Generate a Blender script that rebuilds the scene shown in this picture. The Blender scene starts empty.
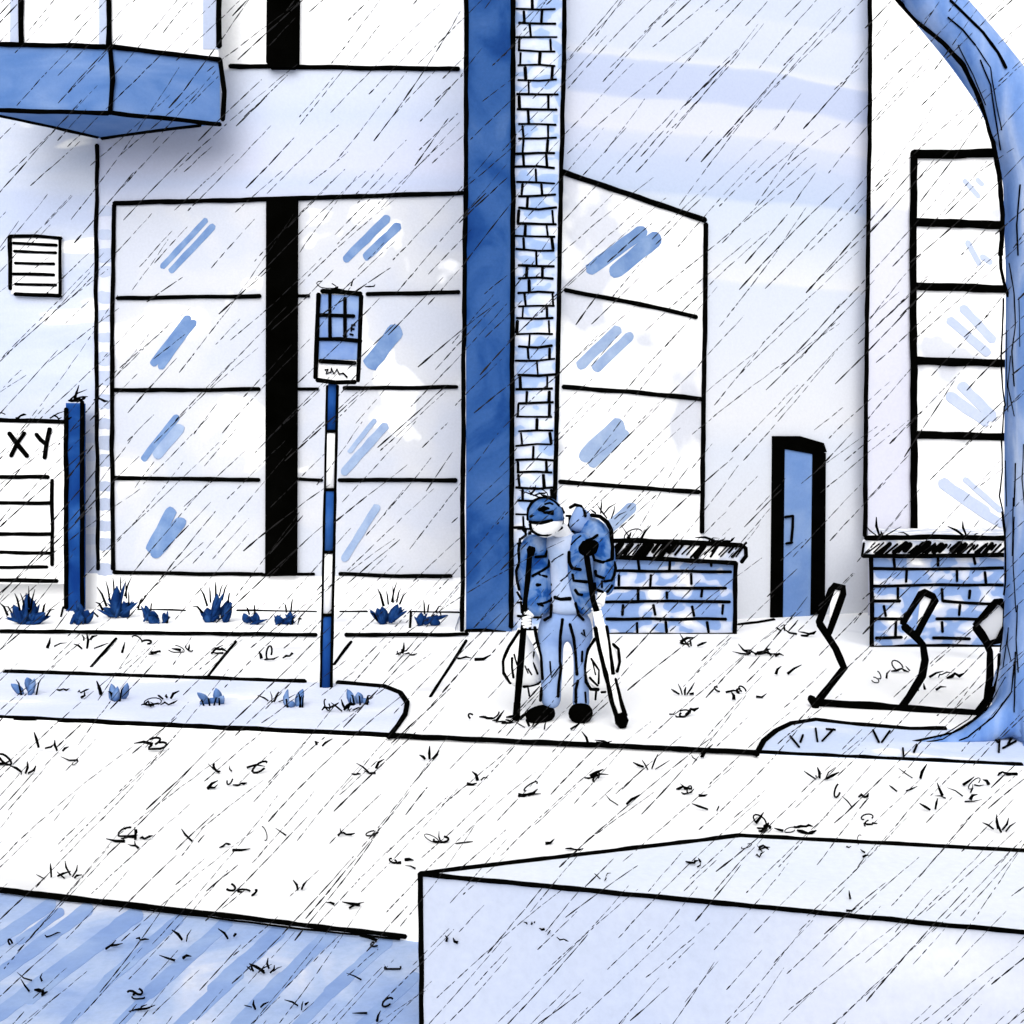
import bpy, math, random
from mathutils import Vector, noise as mnoise
from mathutils.bvhtree import BVHTree

random.seed(7)
V = Vector
SC = bpy.context.scene
COL = SC.collection
F, CX, HY, CH = 1100.0, 512.0, 470.0, 1.7       # focal length in px, principal column, horizon row, eye height
CAM = V((0, 0, CH))
GAIN = 1.66

# ------------------------------------------------------------------ geometry helpers
def at(x, y, Y):
    return V(((x - CX) / F * Y, Y, CH - (y - HY) / F * Y))

def ray(x, y):
    return V(((x - CX) / F, 1.0, -(y - HY) / F))

class Plane:
    def __init__(s, p, n):
        s.p, s.n = V(p), V(n).normalized()
    def __call__(s, x, y, d=0.0):
        r = ray(x, y)
        q = s.p + s.n * d
        return CAM + r * ((q - CAM).dot(s.n) / r.dot(s.n))

def vplane(ax, ay, bx, by):
    d = V((bx - ax, by - ay, 0))
    n = V((d.y, -d.x, 0))
    if n.y > 0: n = -n
    return Plane((ax, ay, 0), n)

def zplane(z): return Plane((0, 0, z), (0, 0, 1))

class MB:
    def __init__(s):
        s.v, s.f, s.m, s.sm = [], [], [], []
    def add(s, vs, fs, mat=0, smooth=False):
        b = len(s.v)
        s.v += [V(p) for p in vs]
        for f in fs:
            s.f.append([b + i for i in f]); s.m.append(mat); s.sm.append(smooth)
        return s
    def prism(s, pts, off, mat=0, side=None):
        """polygon pts extruded by the vector off (front = pts)"""
        n = len(pts); off = V(off)
        vs = [V(p) for p in pts] + [V(p) + off for p in pts]
        s.add(vs, [list(range(n))], mat)
        b = len(s.v) - 2 * n
        s.f.append([b + n + i for i in reversed(range(n))]); s.m.append(mat); s.sm.append(False)
        for i in range(n):
            j = (i + 1) % n
            s.f.append([b + i, b + n + i, b + n + j, b + j]); s.m.append(mat if side is None else side); s.sm.append(False)
        return s
    def slab(s, pl, px, d0, d1, mat=0, side=None):
        pts = [pl(x, y, d1) for x, y in px]
        return s.prism(pts, pl.n * (d0 - d1), mat, side)
    def box(s, lo, hi, mat=0):
        x0, y0, z0 = lo; x1, y1, z1 = hi
        return s.prism([(x0, y0, z0), (x1, y0, z0), (x1, y0, z1), (x0, y0, z1)], (0, y1 - y0, 0), mat)
    def tube(s, pts, rad, mat=0, n=6, smooth=True):
        pts = [V(p) for p in pts]
        k = len(pts)
        if k < 2: return s
        if not hasattr(rad, '__len__'): rad = [rad] * k
        vs = []
        up = None
        for i, p in enumerate(pts):
            t = (pts[min(i + 1, k - 1)] - pts[max(i - 1, 0)])
            if t.length < 1e-9: t = V((0, 0, 1))
            t.normalize()
            if up is None:
                up = V((0, 1, 0)) if abs(t.y) < .9 else V((1, 0, 0))
            a = t.cross(up)
            if a.length < 1e-6: a = t.cross(V((1, .3, .2)))
            a.normalize()
            b = a.cross(t).normalized()
            up = b
            for j in range(n):
                an = 2 * math.pi * j / n
                vs.append(p + (a * math.cos(an) + b * math.sin(an)) * rad[i])
        fs = []
        for i in range(k - 1):
            for j in range(n):
                q = (j + 1) % n
                fs.append([i * n + j, i * n + q, (i + 1) * n + q, (i + 1) * n + j])
        fs.append(list(reversed(range(n)))); fs.append([(k - 1) * n + j for j in range(n)])
        return s.add(vs, fs, mat, smooth)
    def rings(s, cs, mat=0, n=20):
        """loft of horizontal ellipses (centre, rx, ry)"""
        vs, k = [], len(cs)
        for c, rx, ry in cs:
            for j in range(n):
                a = 2 * math.pi * j / n
                vs.append(V(c) + V((rx * math.cos(a), ry * math.sin(a), 0)))
        fs = [[i * n + j, i * n + (j + 1) % n, (i + 1) * n + (j + 1) % n, (i + 1) * n + j] for i in range(k - 1) for j in range(n)]
        fs += [list(reversed(range(n))), [(k - 1) * n + j for j in range(n)]]
        return s.add(vs, fs, mat, True)
    def ink(s, pts, w, mat=1, wob=.35, taper=.72, lift=.55, step=9.0):
        """a hand drawn ink line: uneven round cord along 3-D points, w = width in px as seen from the street"""
        pts = [V(p) for p in pts]
        out = []
        for a, b in zip(pts, pts[1:]):
            d = math.hypot(*(pxl(b) - pxl(a)))
            m = max(1, int(d / step))
            out += [a.lerp(b, i / m) for i in range(m)]
        out.append(pts[-1])
        sd = random.uniform(0, 900)
        res, rad = [], []
        for i, p in enumerate(out):
            u = p.y / F
            r = w * .5 * u * (1 + .24 * mnoise.noise(V((i * .55, sd, 3))))
            j = V((mnoise.noise(V((i * .33, sd, 11))), 0, mnoise.noise(V((i * .33, sd, 47))))) * wob * 2.2 * u
            res.append(p + j + (CAM - p).normalized() * r * lift); rad.append(r)
        # round ends
        d0 = (res[0] - res[1]).normalized(); d1 = (res[-1] - res[-2]).normalized()
        res = [res[0] + d0 * rad[0] * .6] + res + [res[-1] + d1 * rad[-1] * .6]
        rad = [rad[0] * taper * .7] + rad + [rad[-1] * taper * .7]
        return s.tube(res, rad, mat, 6)
    def inkp(s, pl, px, w, mat=1, d=0.0, **k):
        return s.ink([pl(x, y, d) for x, y in px], w, mat, **k)
    def stroke(s, pl, a, b, w, mat, d0=.0, d1=.004):
        """a round ended brush stroke lying on a plane"""
        ax, ay = a; bx, by = b
        L = math.hypot(bx - ax, by - ay); ux, uy = (bx - ax) / L, (by - ay) / L
        nx, ny = -uy, ux
        px = []
        h = w / 2
        for k in range(7):
            t = math.pi * (k / 6) + math.pi / 2
            r = h * random.uniform(.9, 1.1)
            px.append((ax + (ux * math.cos(t) + nx * math.sin(t)) * r, ay + (uy * math.cos(t) + ny * math.sin(t)) * r))
        m = max(2, int(L / 9))
        for k in range(1, m):
            r = h * random.uniform(.86, 1.08)
            px.append((ax + ux * L * k / m - nx * r, ay + uy * L * k / m - ny * r))
        for k in range(7):
            t = math.pi * (k / 6) - math.pi / 2
            r = h * random.uniform(.85, 1.1)
            px.append((bx + (ux * math.cos(t) + nx * math.sin(t)) * r, by + (uy * math.cos(t) + ny * math.sin(t)) * r))
        for k in range(m - 1, 0, -1):
            r = h * random.uniform(.86, 1.08)
            px.append((ax + ux * L * k / m + nx * r, ay + uy * L * k / m + ny * r))
        return s.slab(pl, px, d0, d1, mat)
    def bvh(s):
        return BVHTree.FromPolygons(s.v, s.f)
    def build(s, name, mats, parent=None):
        me = bpy.data.meshes.new(name)
        o0 = V((0, 0, 0)); q = parent
        while q: o0 = o0 + q.location; q = q.parent
        me.from_pydata([p - o0 for p in s.v], [], s.f)
        for m in mats: me.materials.append(m)
        mi = [min(i, len(mats) - 1) for i in s.m]
        me.polygons.foreach_set('material_index', mi)
        me.polygons.foreach_set('use_smooth', s.sm)
        me.update()
        o = bpy.data.objects.new(name, me); COL.objects.link(o)
        if parent: o.parent = parent
        return o

def pxl(p):
    return V((CX + p.x / p.y * F, HY - (p.z - CH) / p.y * F))

def tag(o, label=None, cat=None, group=None, kind=None):
    if label: o['label'] = label
    if cat: o['category'] = cat
    if group: o['group'] = group
    if kind: o['kind'] = kind
    return o

def thing(name, label, cat, loc, group=None):
    o = bpy.data.objects.new(name, None); COL.objects.link(o)
    o.location = loc; o.empty_display_size = .2
    return tag(o, label, cat, group)

def skin(nodes, edges, sub=2, roots=(0,)):
    """grow one smooth surface round a skeleton; nodes = [(point, rx, ry)]"""
    me = bpy.data.meshes.new('tmp')
    me.from_pydata([n[0] for n in nodes], edges, [])
    o = bpy.data.objects.new('tmp', me); COL.objects.link(o)
    o.modifiers.new('s', 'SKIN').use_smooth_shade = True
    if not me.skin_vertices:
        bpy.context.view_layer.objects.active = o
    lay = me.skin_vertices[0].data
    for i, n in enumerate(nodes):
        lay[i].radius = (n[1], n[2] if len(n) > 2 else n[1]); lay[i].use_root = i in roots
    m = o.modifiers.new('u', 'SUBSURF'); m.levels = sub; m.render_levels = sub
    dg = bpy.context.evaluated_depsgraph_get()
    e = o.evaluated_get(dg); em = e.to_mesh()
    vs = [v.co.copy() for v in em.vertices]; fs = [list(p.vertices) for p in em.polygons]
    e.to_mesh_clear()
    bpy.data.objects.remove(o); bpy.data.meshes.remove(me)
    return vs, fs

# ------------------------------------------------------------------ materials
def lin(c):
    out = []
    for x in c:
        x /= 255
        out.append((x / 12.92 if x <= .04045 else ((x + .055) / 1.055) ** 2.4) / GAIN)
    k = max(0, min(1, (min(c) - 249) / 5))          # unpainted paper: plain white paint
    return (*[o * (1 - k) + .83 * k for o in out], 1)

WHITE = (255, 255, 255)

def newmat(name):
    m = bpy.data.materials.new(name); m.use_nodes = True
    nt = m.node_tree; nt.nodes.clear()
    out = nt.nodes.new('ShaderNodeOutputMaterial')
    b = nt.nodes.new('ShaderNodeBsdfPrincipled')
    b.inputs['Roughness'].default_value = .9
    b.inputs['Specular IOR Level'].default_value = 0.0 if 'black' in name else .04
    nt.links.new(b.outputs[0], out.inputs[0])
    return m, nt, b

def noise_node(nt, vec, scale, detail=3, rough=.55, dist=0.0):
    n = nt.nodes.new('ShaderNodeTexNoise')
    n.inputs['Scale'].default_value = scale; n.inputs['Detail'].default_value = detail
    n.inputs['Roughness'].default_value = rough; n.inputs['Distortion'].default_value = dist
    nt.links.new(vec, n.inputs['Vector'])
    return n

def mapped(nt, scl=(1, 1, 1), off=(0, 0, 0)):
    g = nt.nodes.new('ShaderNodeNewGeometry')
    mp = nt.nodes.new('ShaderNodeMapping')
    mp.inputs['Scale'].default_value = scl; mp.inputs['Location'].default_value = off
    nt.links.new(g.outputs['Position'], mp.inputs['Vector'])
    return mp.outputs[0]

def ramp(nt, stops, interp='LINEAR'):
    r = nt.nodes.new('ShaderNodeValToRGB'); cr = r.color_ramp; cr.interpolation = interp
    while len(cr.elements) < len(stops): cr.elements.new(.5)
    for e, (p, c) in zip(cr.elements, stops):
        e.position = p; e.color = lin(c)
    return r

def grain(nt, col, b, amt=.10, scale=38.0):
    """paper-like granulation of the pigment"""
    n = noise_node(nt, mapped(nt), scale, 4, .7)
    mr = nt.nodes.new('ShaderNodeMapRange')
    mr.inputs['From Min'].default_value = .3; mr.inputs['From Max'].default_value = .7
    mr.inputs['To Min'].default_value = 1 - amt; mr.inputs['To Max'].default_value = 1 + amt * .6
    nt.links.new(n.outputs[0], mr.inputs['Value'])
    mx = nt.nodes.new('ShaderNodeVectorMath'); mx.operation = 'SCALE'
    nt.links.new(col, mx.inputs[0]); nt.links.new(mr.outputs[0], mx.inputs['Scale'])
    nt.links.new(mx.outputs[0], b.inputs['Base Color'])

def wash(name, stops, scale=1.0, scl=(1, 1, 1), off=(0, 0, 0), detail=3, dist=.4, gr=.06, gs=38.0, rough=.5):
    """watercolour-like pigment patches: noise through a stepped ramp"""
    m, nt, b = newmat(name)
    n = noise_node(nt, mapped(nt, scl, off), scale, detail, rough, dist)
    r = ramp(nt, stops)
    nt.links.new(n.outputs[0], r.inputs[0])
    grain(nt, r.outputs[0], b, gr, gs)
    return m

def zbands(name, z0, z1, stops, amp=.25, scale=.55, scl=(1, 1, 2.5), gr=.05):
    """pigment in horizontal bands of a wall, edges wandering with noise"""
    m, nt, b = newmat(name)
    g = nt.nodes.new('ShaderNodeNewGeometry'); sp = nt.nodes.new('ShaderNodeSeparateXYZ')
    nt.links.new(g.outputs['Position'], sp.inputs[0])
    n = noise_node(nt, mapped(nt, scl), scale, 3, .5, .3)
    ma = nt.nodes.new('ShaderNodeMath'); ma.operation = 'MULTIPLY_ADD'
    nt.links.new(n.outputs[0], ma.inputs[0]); ma.inputs[1].default_value = amp * 2; ma.inputs[2].default_value = -amp
    ad = nt.nodes.new('ShaderNodeMath'); ad.operation = 'ADD'
    nt.links.new(sp.outputs['Z'], ad.inputs[0]); nt.links.new(ma.outputs[0], ad.inputs[1])
    mr = nt.nodes.new('ShaderNodeMapRange'); mr.inputs['From Min'].default_value = z0; mr.inputs['From Max'].default_value = z1
    nt.links.new(ad.outputs[0], mr.inputs['Value'])
    r = ramp(nt, [((z - z0) / (z1 - z0), c) for z, c in stops])
    nt.links.new(mr.outputs[0], r.inputs[0])
    grain(nt, r.outputs[0], b, gr)
    return m

def plain(name, c, gr=0.0):
    m, nt, b = newmat(name)
    n = noise_node(nt, mapped(nt), 3.0, 3)
    r = ramp(nt, [(0.3, c), (.7, tuple(min(255, x + gr) for x in c))])
    nt.links.new(n.outputs[0], r.inputs[0]); nt.links.new(r.outputs[0], b.inputs['Base Color'])
    return m

INK = plain('black_ink', (2, 2, 1), 4)
RAIN = plain('rain_grey', (26, 25, 25), 20)
PAPER = wash('white_paper', [(0, WHITE), (.62, WHITE), (.75, (251, 252, 255))], 1.2, gr=.01)
GROUND = wash('white_ground', [(0, WHITE), (.60, WHITE), (.72, (250, 251, 255))], .8, gr=.01)
PALE = (222, 230, 251)
GAIN = 1.6
FACADE = zbands('facade_wash', 0, 8, [(.42, WHITE), (.50, WHITE), (4.9, (226, 232, 252)), (5.15, (214, 224, 250)), (5.35, (226, 231, 252)),
                (5.75, (224, 231, 252)), (5.95, (218, 228, 251)), (6.2, (226, 234, 253)), (6.50, (228, 236, 253)), (6.53, WHITE), (6.6, WHITE)], .04)
GAIN = 1.66
SIDEWALL = wash('side_wall_wash', [(0, (206, 219, 248)), (.40, (212, 223, 250)), (.50, (222, 231, 251)), (.60, (230, 237, 253)), (.63, (252, 253, 255)), (.66, WHITE)], .8, (.5, .5, 2.2), (3, 1, 1))
GAIN = 1.66
MIDWALL = zbands('rear_wall_wash', 0, 8, [(.0, (244, 247, 254)), (1.2, (243, 246, 254)), (1.9, (236, 242, 254)), (2.3, (246, 248, 254)), (3.1, (238, 243, 254)), (3.8, (232, 239, 253)), (3.84, (247, 249, 255)),
                 (4.3, (229, 237, 252)), (4.7, (224, 234, 251)), (4.74, (205, 219, 246)), (5.15, (211, 222, 248)), (5.2, (216, 225, 249)), (5.42, (222, 229, 250)), (5.46, (235, 238, 252)),
                 (5.78, (230, 235, 252)), (5.82, (205, 216, 245)), (6.18, (208, 219, 247)), (6.22, (236, 240, 253)), (6.32, (224, 232, 251)), (6.8, (228, 235, 252)), (6.86, (222, 231, 251))], .17, .45, (1, 1, 2.8))
GAIN = 1.66
RIGHTWALL = zbands('right_wall_wash', 0, 8, [(0, (234, 235, 250)), (2.5, (233, 234, 250)), (4.0, (238, 239, 251)), (4.7, (238, 240, 252)), (4.8, WHITE), (8, WHITE)], .5, .8, (1.2, 1, 1))
GAIN = 1.82
GLASS = wash('pane_wash', [(0, (232, 237, 253)), (.44, (236, 241, 254)), (.52, (242, 245, 254)), (.60, (247, 249, 255)), (.64, (254, 254, 255))], .9, (1, 1, 1.0), (1, 0, 4))
GAIN = 1.66
GAIN = 1.76
GLASS2 = wash('clear_pane_wash', [(0, (232, 237, 252)), (.38, (240, 243, 253)), (.44, (252, 253, 255)), (.5, WHITE)], .9, (1, 1, 1.0), (8, 0, 4))
GAIN = 1.66
GLARE = wash('pale_blue_painted_glare', [(.3, (158, 182, 222)), (.5, (172, 194, 229)), (.7, (184, 204, 236))], 5)  # window reflections painted as pale pigment strokes
GLARE2 = wash('blue_painted_glare', [(.3, (114, 148, 202)), (.5, (130, 162, 211)), (.7, (150, 179, 222))], 5)  # deeper tone of the painted window reflections
GLARE_AND_TINT = wash('faint_painted_glare_and_tint', [(.3, (204, 217, 246)), (.7, (214, 224, 248))], 5)  # painted glare on right panes; also tint of corner stones and bay strips
GAIN = 2.15
NAVY = wash('navy_wash', [(.28, (24, 70, 146)), (.42, (42, 90, 165)), (.52, (62, 108, 180)), (.62, (72, 116, 186)), (.72, (92, 132, 196))], 1.9, (1, 1, .8), (2, 0, .4), 5, .8, .10, 30)
GAIN = 1.66
GAIN = 1.84
POSTBLUE = wash('post_wash', [(.3, (16, 60, 138)), (.45, (28, 78, 156)), (.6, (48, 100, 178)), (.7, (70, 118, 190))], 2.5, gr=.08)
GAIN = 1.66
GAIN = 1.78
CANOPY = wash('canopy_wash', [(.28, (84, 126, 194)), (.42, (100, 141, 206)), (.55, (116, 153, 214)), (.68, (134, 167, 222)), (.74, (150, 180, 228))], 1.2, (1, 1, 2), (0, 4, 0), 4, .6, .06)
GAIN = 1.66
GAIN = 1.46
BRICK = wash('brick_wash', [(0, (152, 180, 230)), (.38, (164, 189, 233)), (.46, (174, 197, 236)), (.48, (208, 220, 246)), (.58, (218, 228, 249)), (.66, (230, 237, 252)), (.72, (246, 248, 254))], 4.6, (1, 1, 1.25), (4, 2, 0), 1, .3)
GAIN = 1.66
PLANTER = wash('planter_wash', [(0, (124, 160, 220)), (.42, (142, 172, 226)), (.50, (150, 179, 230)), (.52, (205, 217, 246)), (.58, (222, 230, 250)), (.65, (246, 248, 254)), (.7, WHITE)], 4.4, (1, 1, 1.35), (1, 2, 0), 1, .2)
CAPM = wash('coping_wash', [(.4, (215, 224, 246)), (.5, (240, 243, 252)), (.6, WHITE)], 6)
DOORM = wash('door_wash', [(.3, (112, 150, 212)), (.5, (128, 163, 220)), (.7, (150, 180, 229))], 2.2)
SIGNM = wash('sign_wash', [(.3, (128, 160, 220)), (.5, (142, 172, 226)), (.7, (158, 185, 232))], 8)
GAIN = 1.5
TREEM = wash('bark_wash', [(.28, (84, 126, 200)), (.40, (112, 150, 214)), (.50, (130, 164, 223)), (.60, (152, 180, 231)), (.70, (190, 208, 242))], 3.6, (1.6, 1.6, .3), (0, 0, 3), 4, .5, .07)
GAIN = 1.66
GAIN = 1.24
VERGE = wash('verge_wash', [(0, (214, 222, 247)), (.42, (220, 228, 249)), (.54, (228, 234, 251)), (.62, (234, 239, 253)), (.64, (250, 251, 255)), (.68, WHITE)], 1.0, (1, 1.4, 1), (2, 6, 0))
GAIN = 1.66
GAIN = 1.28
VERGE2 = wash('right_verge_wash', [(0, (196, 213, 243)), (.5, (208, 221, 247)), (.64, (222, 231, 250)), (.68, WHITE)], 1.4, (1, 1.4, 1))
GAIN = 1.66
GAIN = 1.42
NEAR = wash('near_paving_wash', [(.28, (158, 185, 235)), (.42, (176, 198, 240)), (.52, (190, 209, 244)), (.62, (210, 222, 249)), (.66, (226, 233, 251))], 2.2, (1, 1, 1), (1.1, 0, 0), 5, 1.2, .08, 46)
GAIN = 1.66
GAIN = 1.46
BAND = wash('paving_band_wash', [(.3, (140, 170, 226)), (.5, (154, 182, 233)), (.7, (170, 195, 238))], 4)
GAIN = 1.66
GAIN = 1.82
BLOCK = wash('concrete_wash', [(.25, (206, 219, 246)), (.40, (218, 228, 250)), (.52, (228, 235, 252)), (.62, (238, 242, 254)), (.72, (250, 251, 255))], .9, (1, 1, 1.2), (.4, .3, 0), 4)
GAIN = 1.66
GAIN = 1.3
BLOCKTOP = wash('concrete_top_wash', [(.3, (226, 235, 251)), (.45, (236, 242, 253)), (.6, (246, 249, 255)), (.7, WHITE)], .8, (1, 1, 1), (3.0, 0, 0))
GAIN = 1.66
GAIN = 2.5
LEAFD = wash('dark_leaf_wash', [(.3, (18, 58, 126)), (.5, (28, 74, 146)), (.7, (52, 100, 172))], 9)
GAIN = 1.66
GAIN = 1.9
LEAFL = wash('pale_leaf_wash', [(.3, (96, 138, 206)), (.5, (116, 155, 216)), (.7, (150, 180, 230))], 9)
GAIN = 1.66
GAIN = 1.95
JACKET = wash('jacket_wash', [(.28, (20, 72, 156)), (.40, (44, 98, 178)), (.47, (92, 136, 204)), (.56, (120, 157, 216)), (.66, (160, 187, 231))], 9.0, (1, 1, 1), (0, 3, 0), 3, .6)
GAIN = 1.66
SHIRT = wash('shirt_wash', [(.3, (176, 199, 238)), (.5, (194, 211, 244)), (.7, (212, 224, 249))], 4)
JEANS = wash('trouser_wash', [(.3, (138, 168, 224)), (.5, (152, 180, 230)), (.7, (166, 191, 235))], 5)
GAIN = 2.1
CAPB = wash('cap_wash', [(.3, (44, 96, 174)), (.45, (72, 120, 192)), (.6, (112, 152, 214))], 12)
GAIN = 1.66

# ------------------------------------------------------------------ planes of the place
FL = Plane((0, 13.2, 0), (0, -1, 0))
LW = vplane(-9, 14.0, -4.98, 13.2)
CO = Plane((0, 11.47, 0), (0, -1, 0))
PI_ = Plane((0, 11.56, 0), (0, -1, 0))
MI = vplane(.525, 11.75, 4.207, 13.0)
RB = Plane((0, 12.75, 0), (0, -1, 0))
G0 = zplane(0.0)
TOP = 8.2

def px_x(x, Y): return (x - CX) / F * Y

# ------------------------------------------------------------------ ground
b = MB(); b.prism([(-60, -20, -.03), (60, -20, -.03), (60, 80, -.03), (-60, 80, -.03)][::1], (0, 0, -.5))
tag(b.build('ground', [GROUND]), 'white ground spreading out beneath the whole street', 'ground', kind='structure')

# kerb line of the forecourt seen at (0,720) (390,738) (1020,768); near edge at (0,890) (405,937)
kl = [G0(-900, 678), G0(0, 720), G0(390, 738), G0(1020, 768), G0(2600, 832)]
nl = [G0(-1500, 760), G0(0, 890), G0(405, 937), G0(1020, 1008), G0(2600, 1190)]
b = MB()
b.prism(list(reversed(kl)) + nl, (0, 0, -.02))
b.ink([p + V((0, 0, .002)) for p in nl[1:3]], 5.2)
b.inkp(G0, [(0, 892), (200, 916), (300, 929), (400, 939)], 2.2)
tag(b.build('road', [GROUND, INK]), 'white wet road crossing in front of the person', 'road', kind='structure')
b = MB()
b.prism([V((p.x, p.y, .015)) for p in kl] + [V((30, 30, .015)), V((-30, 30, .015))], (0, 0, -.04))
b.ink([V((p.x, p.y - .012, .02)) for p in kl[1:4]], 5.4, lift=.9)
# joints and edge of the paved strip below the flower bed
P1 = zplane(.015)
for pts in ([(116, 639), (91, 667)], [(236, 642), (208, 676)], [(351, 642), (334, 665)], [(466, 641), (447, 672), (430, 697)]):
    b.inkp(P1, pts, 3.4)
b.inkp(P1, [(738, 625), (757, 623), (774, 620)], 4); b.inkp(P1, [(843, 611), (859, 609)], 3.5)
tag(b.build('pavement', [GROUND, INK]), 'white forecourt paving with slanted joints before the buildings', 'pavement', kind='structure')
b = MB()
np_ = [V((p.x, p.y, -.012)) for p in nl]
b.prism([V((nl[0].x, -10, -.012)), V((nl[-1].x, -10, -.012))] + list(reversed(np_)), (0, 0, -.015))
NP = zplane(-.012)
for a_, c_, w_ in (((50, 904), (-8, 944), 13), ((60, 912), (20, 940), 9), ((87, 909), (-8, 980), 13), ((135, 915), (40, 984), 17), ((48, 978), (-20, 1028), 15), ((100, 946), (30, 1000), 9), ((178, 920), (108, 980), 11), ((106, 982), (60, 1030), 10), ((226, 923), (150, 992), 13), ((148, 994), (112, 1030), 9),
                   ((278, 932), (215, 988), 15), ((222, 984), (172, 1032), 11), ((240, 975), (196, 1016), 8), ((328, 935), (278, 985), 15), ((282, 980), (232, 1034), 17), ((386, 942), (330, 992), 13), ((334, 988), (290, 1034), 11), ((414, 977), (352, 1034), 11)):
    b.stroke(NP, a_, c_, w_, 1, 0, random.uniform(.001, .0016))
tag(b.build('near_pavement', [NEAR, BAND]), 'blue washed near paving with slanting darker bands', 'pavement', kind='structure')

# left verge: a low slab with a rounded end
PV = zplane(.022)
vl = [(-420, 656), (5, 672), (130, 676), (305, 682), (350, 684), (385, 687), (400, 693), (406, 703), (405, 714), (398, 725), (389, 736)]
vb = [(260, 730), (5, 718.5), (-420, 698)]
b = MB(); b.prism([PV(x, y) for x, y in reversed(vl)][::-1] + [PV(x, y) for x, y in vb], (0, 0, -.02), 0, 1)
b.inkp(PV, vl[1:4], 5.4, lift=1); b.inkp(PV, [(338, 683), (352, 684), (385, 687), (400, 693), (407, 703), (405, 714), (398, 725), (389, 737)], 5.4, 1, lift=1)
tag(b.build('grass_verge', [VERGE, PAPER, INK]), 'pale blue verge with rounded end under the bus stop pole', 'verge', kind='structure')
for p in b.m: pass
o = COL.objects['grass_verge']
for i, p in enumerate(o.data.polygons):
    if b.m[i] == 1 and i >= len(vl) + len(vb) + 2: p.material_index = 2
rv = [(757, 754), (764, 741), (776, 731), (790, 724), (815, 720), (860, 725), (910, 729), (945, 729), (1030, 733), (1200, 744)]
rb_ = [(1200, 775), (1020, 766.5), (860, 759)]
b = MB(); b.prism([PV(x, y) for x, y in rv] + [PV(x, y) for x, y in rb_], (0, 0, -.02), 0, 1)
b.inkp(PV, rv[:8], 5.4, 2, lift=1)
for pts in ([(790, 736), (799, 747)], [(803, 735), (800, 742)], [(816, 728), (818, 741)], [(826, 729), (835, 730)], [(822, 741), (833, 729)], [(873, 730), (879, 742)], [(890, 731), (882, 742)], [(903, 748), (904, 757)], [(917, 745), (914, 752)],
            [(1000, 730), (999, 752)], [(1008, 744), (1014, 734)], [(1003, 748), (1016, 741)], [(992, 735), (998, 742)]):
    b.inkp(zplane(.03), pts, 2.2, 2)
tag(b.build('tree_verge', [VERGE2, PAPER, INK]), 'blue tinted verge around the foot of the tree', 'verge', kind='structure')
# flower bed along the left facade
b = MB()
b.prism([(-12, 11.5, .04), (-.6, 11.5, .04), (-.6, 13.19, .04), (-12, 13.19, .04)], (0, 0, -.04), 0)
PB = zplane(.04)
b.inkp(PB, [(0, 631), (90, 632), (240, 634), (316, 635)], 4); b.inkp(PB, [(346, 635), (420, 635), (468, 634)], 4)
for pts in ([(138, 610), (160, 610), (185, 611)], [(237, 611), (256, 611)], [(256, 611), (316, 612)], [(340, 612), (367, 612)], [(411, 612), (459, 613)], [(411, 612), (410, 628)]):
    b.inkp(PB, pts, 2.8)
b.inkp(PB, [(64, 604), (61, 617)], 2.4)
tag(b.build('flower_bed', [GROUND, INK]), 'white flower bed strip along the left building', 'flower bed', kind='structure')

# ------------------------------------------------------------------ left building
LB = thing('corner_building', 'pale blue shop building with tall dark pillar, large grid window and corner canopy', 'building', (-4.98, 13.2, 0))
b = MB()
fp = [(-14, 15.0), (-4.98, 13.2), (-.30, 13.2), (-.30, 19), (-14, 19)]
n = len(fp)
b.add([(x, y, 0) for x, y in fp] + [(x, y, TOP) for x, y in fp],
      [], 1)
b.add([(-14, 15, .46), (-4.98, 13.2, .46), (-4.98, 13.2, TOP), (-14, 15, TOP)], [[0, 1, 2, 3]], 1)
b.add([(-14, 15, 0), (-4.98, 13.2, 0), (-4.98, 13.2, .46), (-14, 15, .46)], [[0, 1, 2, 3]], 4)
k = 0
for i in range(1, n):
    j = (i + 1) % n
    b.f.append([k + i, k + j, k + n + j, k + n + i]); b.m.append(0); b.sm.append(False)
b.f.append([k + n + i for i in range(n)]); b.m.append(0); b.sm.append(False)
b.inkp(FL, [(97, 146), (96, 300), (97, 440), (98, 569)], 4.2, 2, wob=.6)
b.inkp(FL, [(230, 66), (300, 67), (380, 68), (459, 69)], 4.8, 2)
for y in range(206, 575, 21):       # washed corner stones
    yy = y + random.uniform(-3, 3)
    b.stroke(FL, (102, yy + 5), (108, yy + 5), random.uniform(10, 15), 3, -.01, .003)
    if y > 395: b.stroke(LW, (88, yy), (93, yy), random.uniform(10, 13), 3, -.01, .003)
b.build('wall', [FACADE, SIDEWALL, INK, GLARE_AND_TINT, PAPER], LB)
# main window
w = MB(); w.slab(FL, [(113, 203), (463, 193), (463, 577), (113, 574)], -.02, .012, 0)
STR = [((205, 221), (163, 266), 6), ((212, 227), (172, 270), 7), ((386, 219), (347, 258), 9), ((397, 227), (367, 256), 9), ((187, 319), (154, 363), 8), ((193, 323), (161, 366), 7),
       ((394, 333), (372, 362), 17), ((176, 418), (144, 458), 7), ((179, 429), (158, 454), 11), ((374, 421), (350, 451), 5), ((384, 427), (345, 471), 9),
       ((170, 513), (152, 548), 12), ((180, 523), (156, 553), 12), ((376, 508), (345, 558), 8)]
for i, (a_, c_, ww) in enumerate(STR): w.stroke(FL, a_, c_, ww, 1 if i < 8 or i in (11, 12) else 2, .005, .015 + .0006 * i)  # glare painted onto the panes as flat colour strokes
win = MB()
I = lambda pts, wd=4.2: win.inkp(FL, pts, wd, 0, d=.014)
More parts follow.
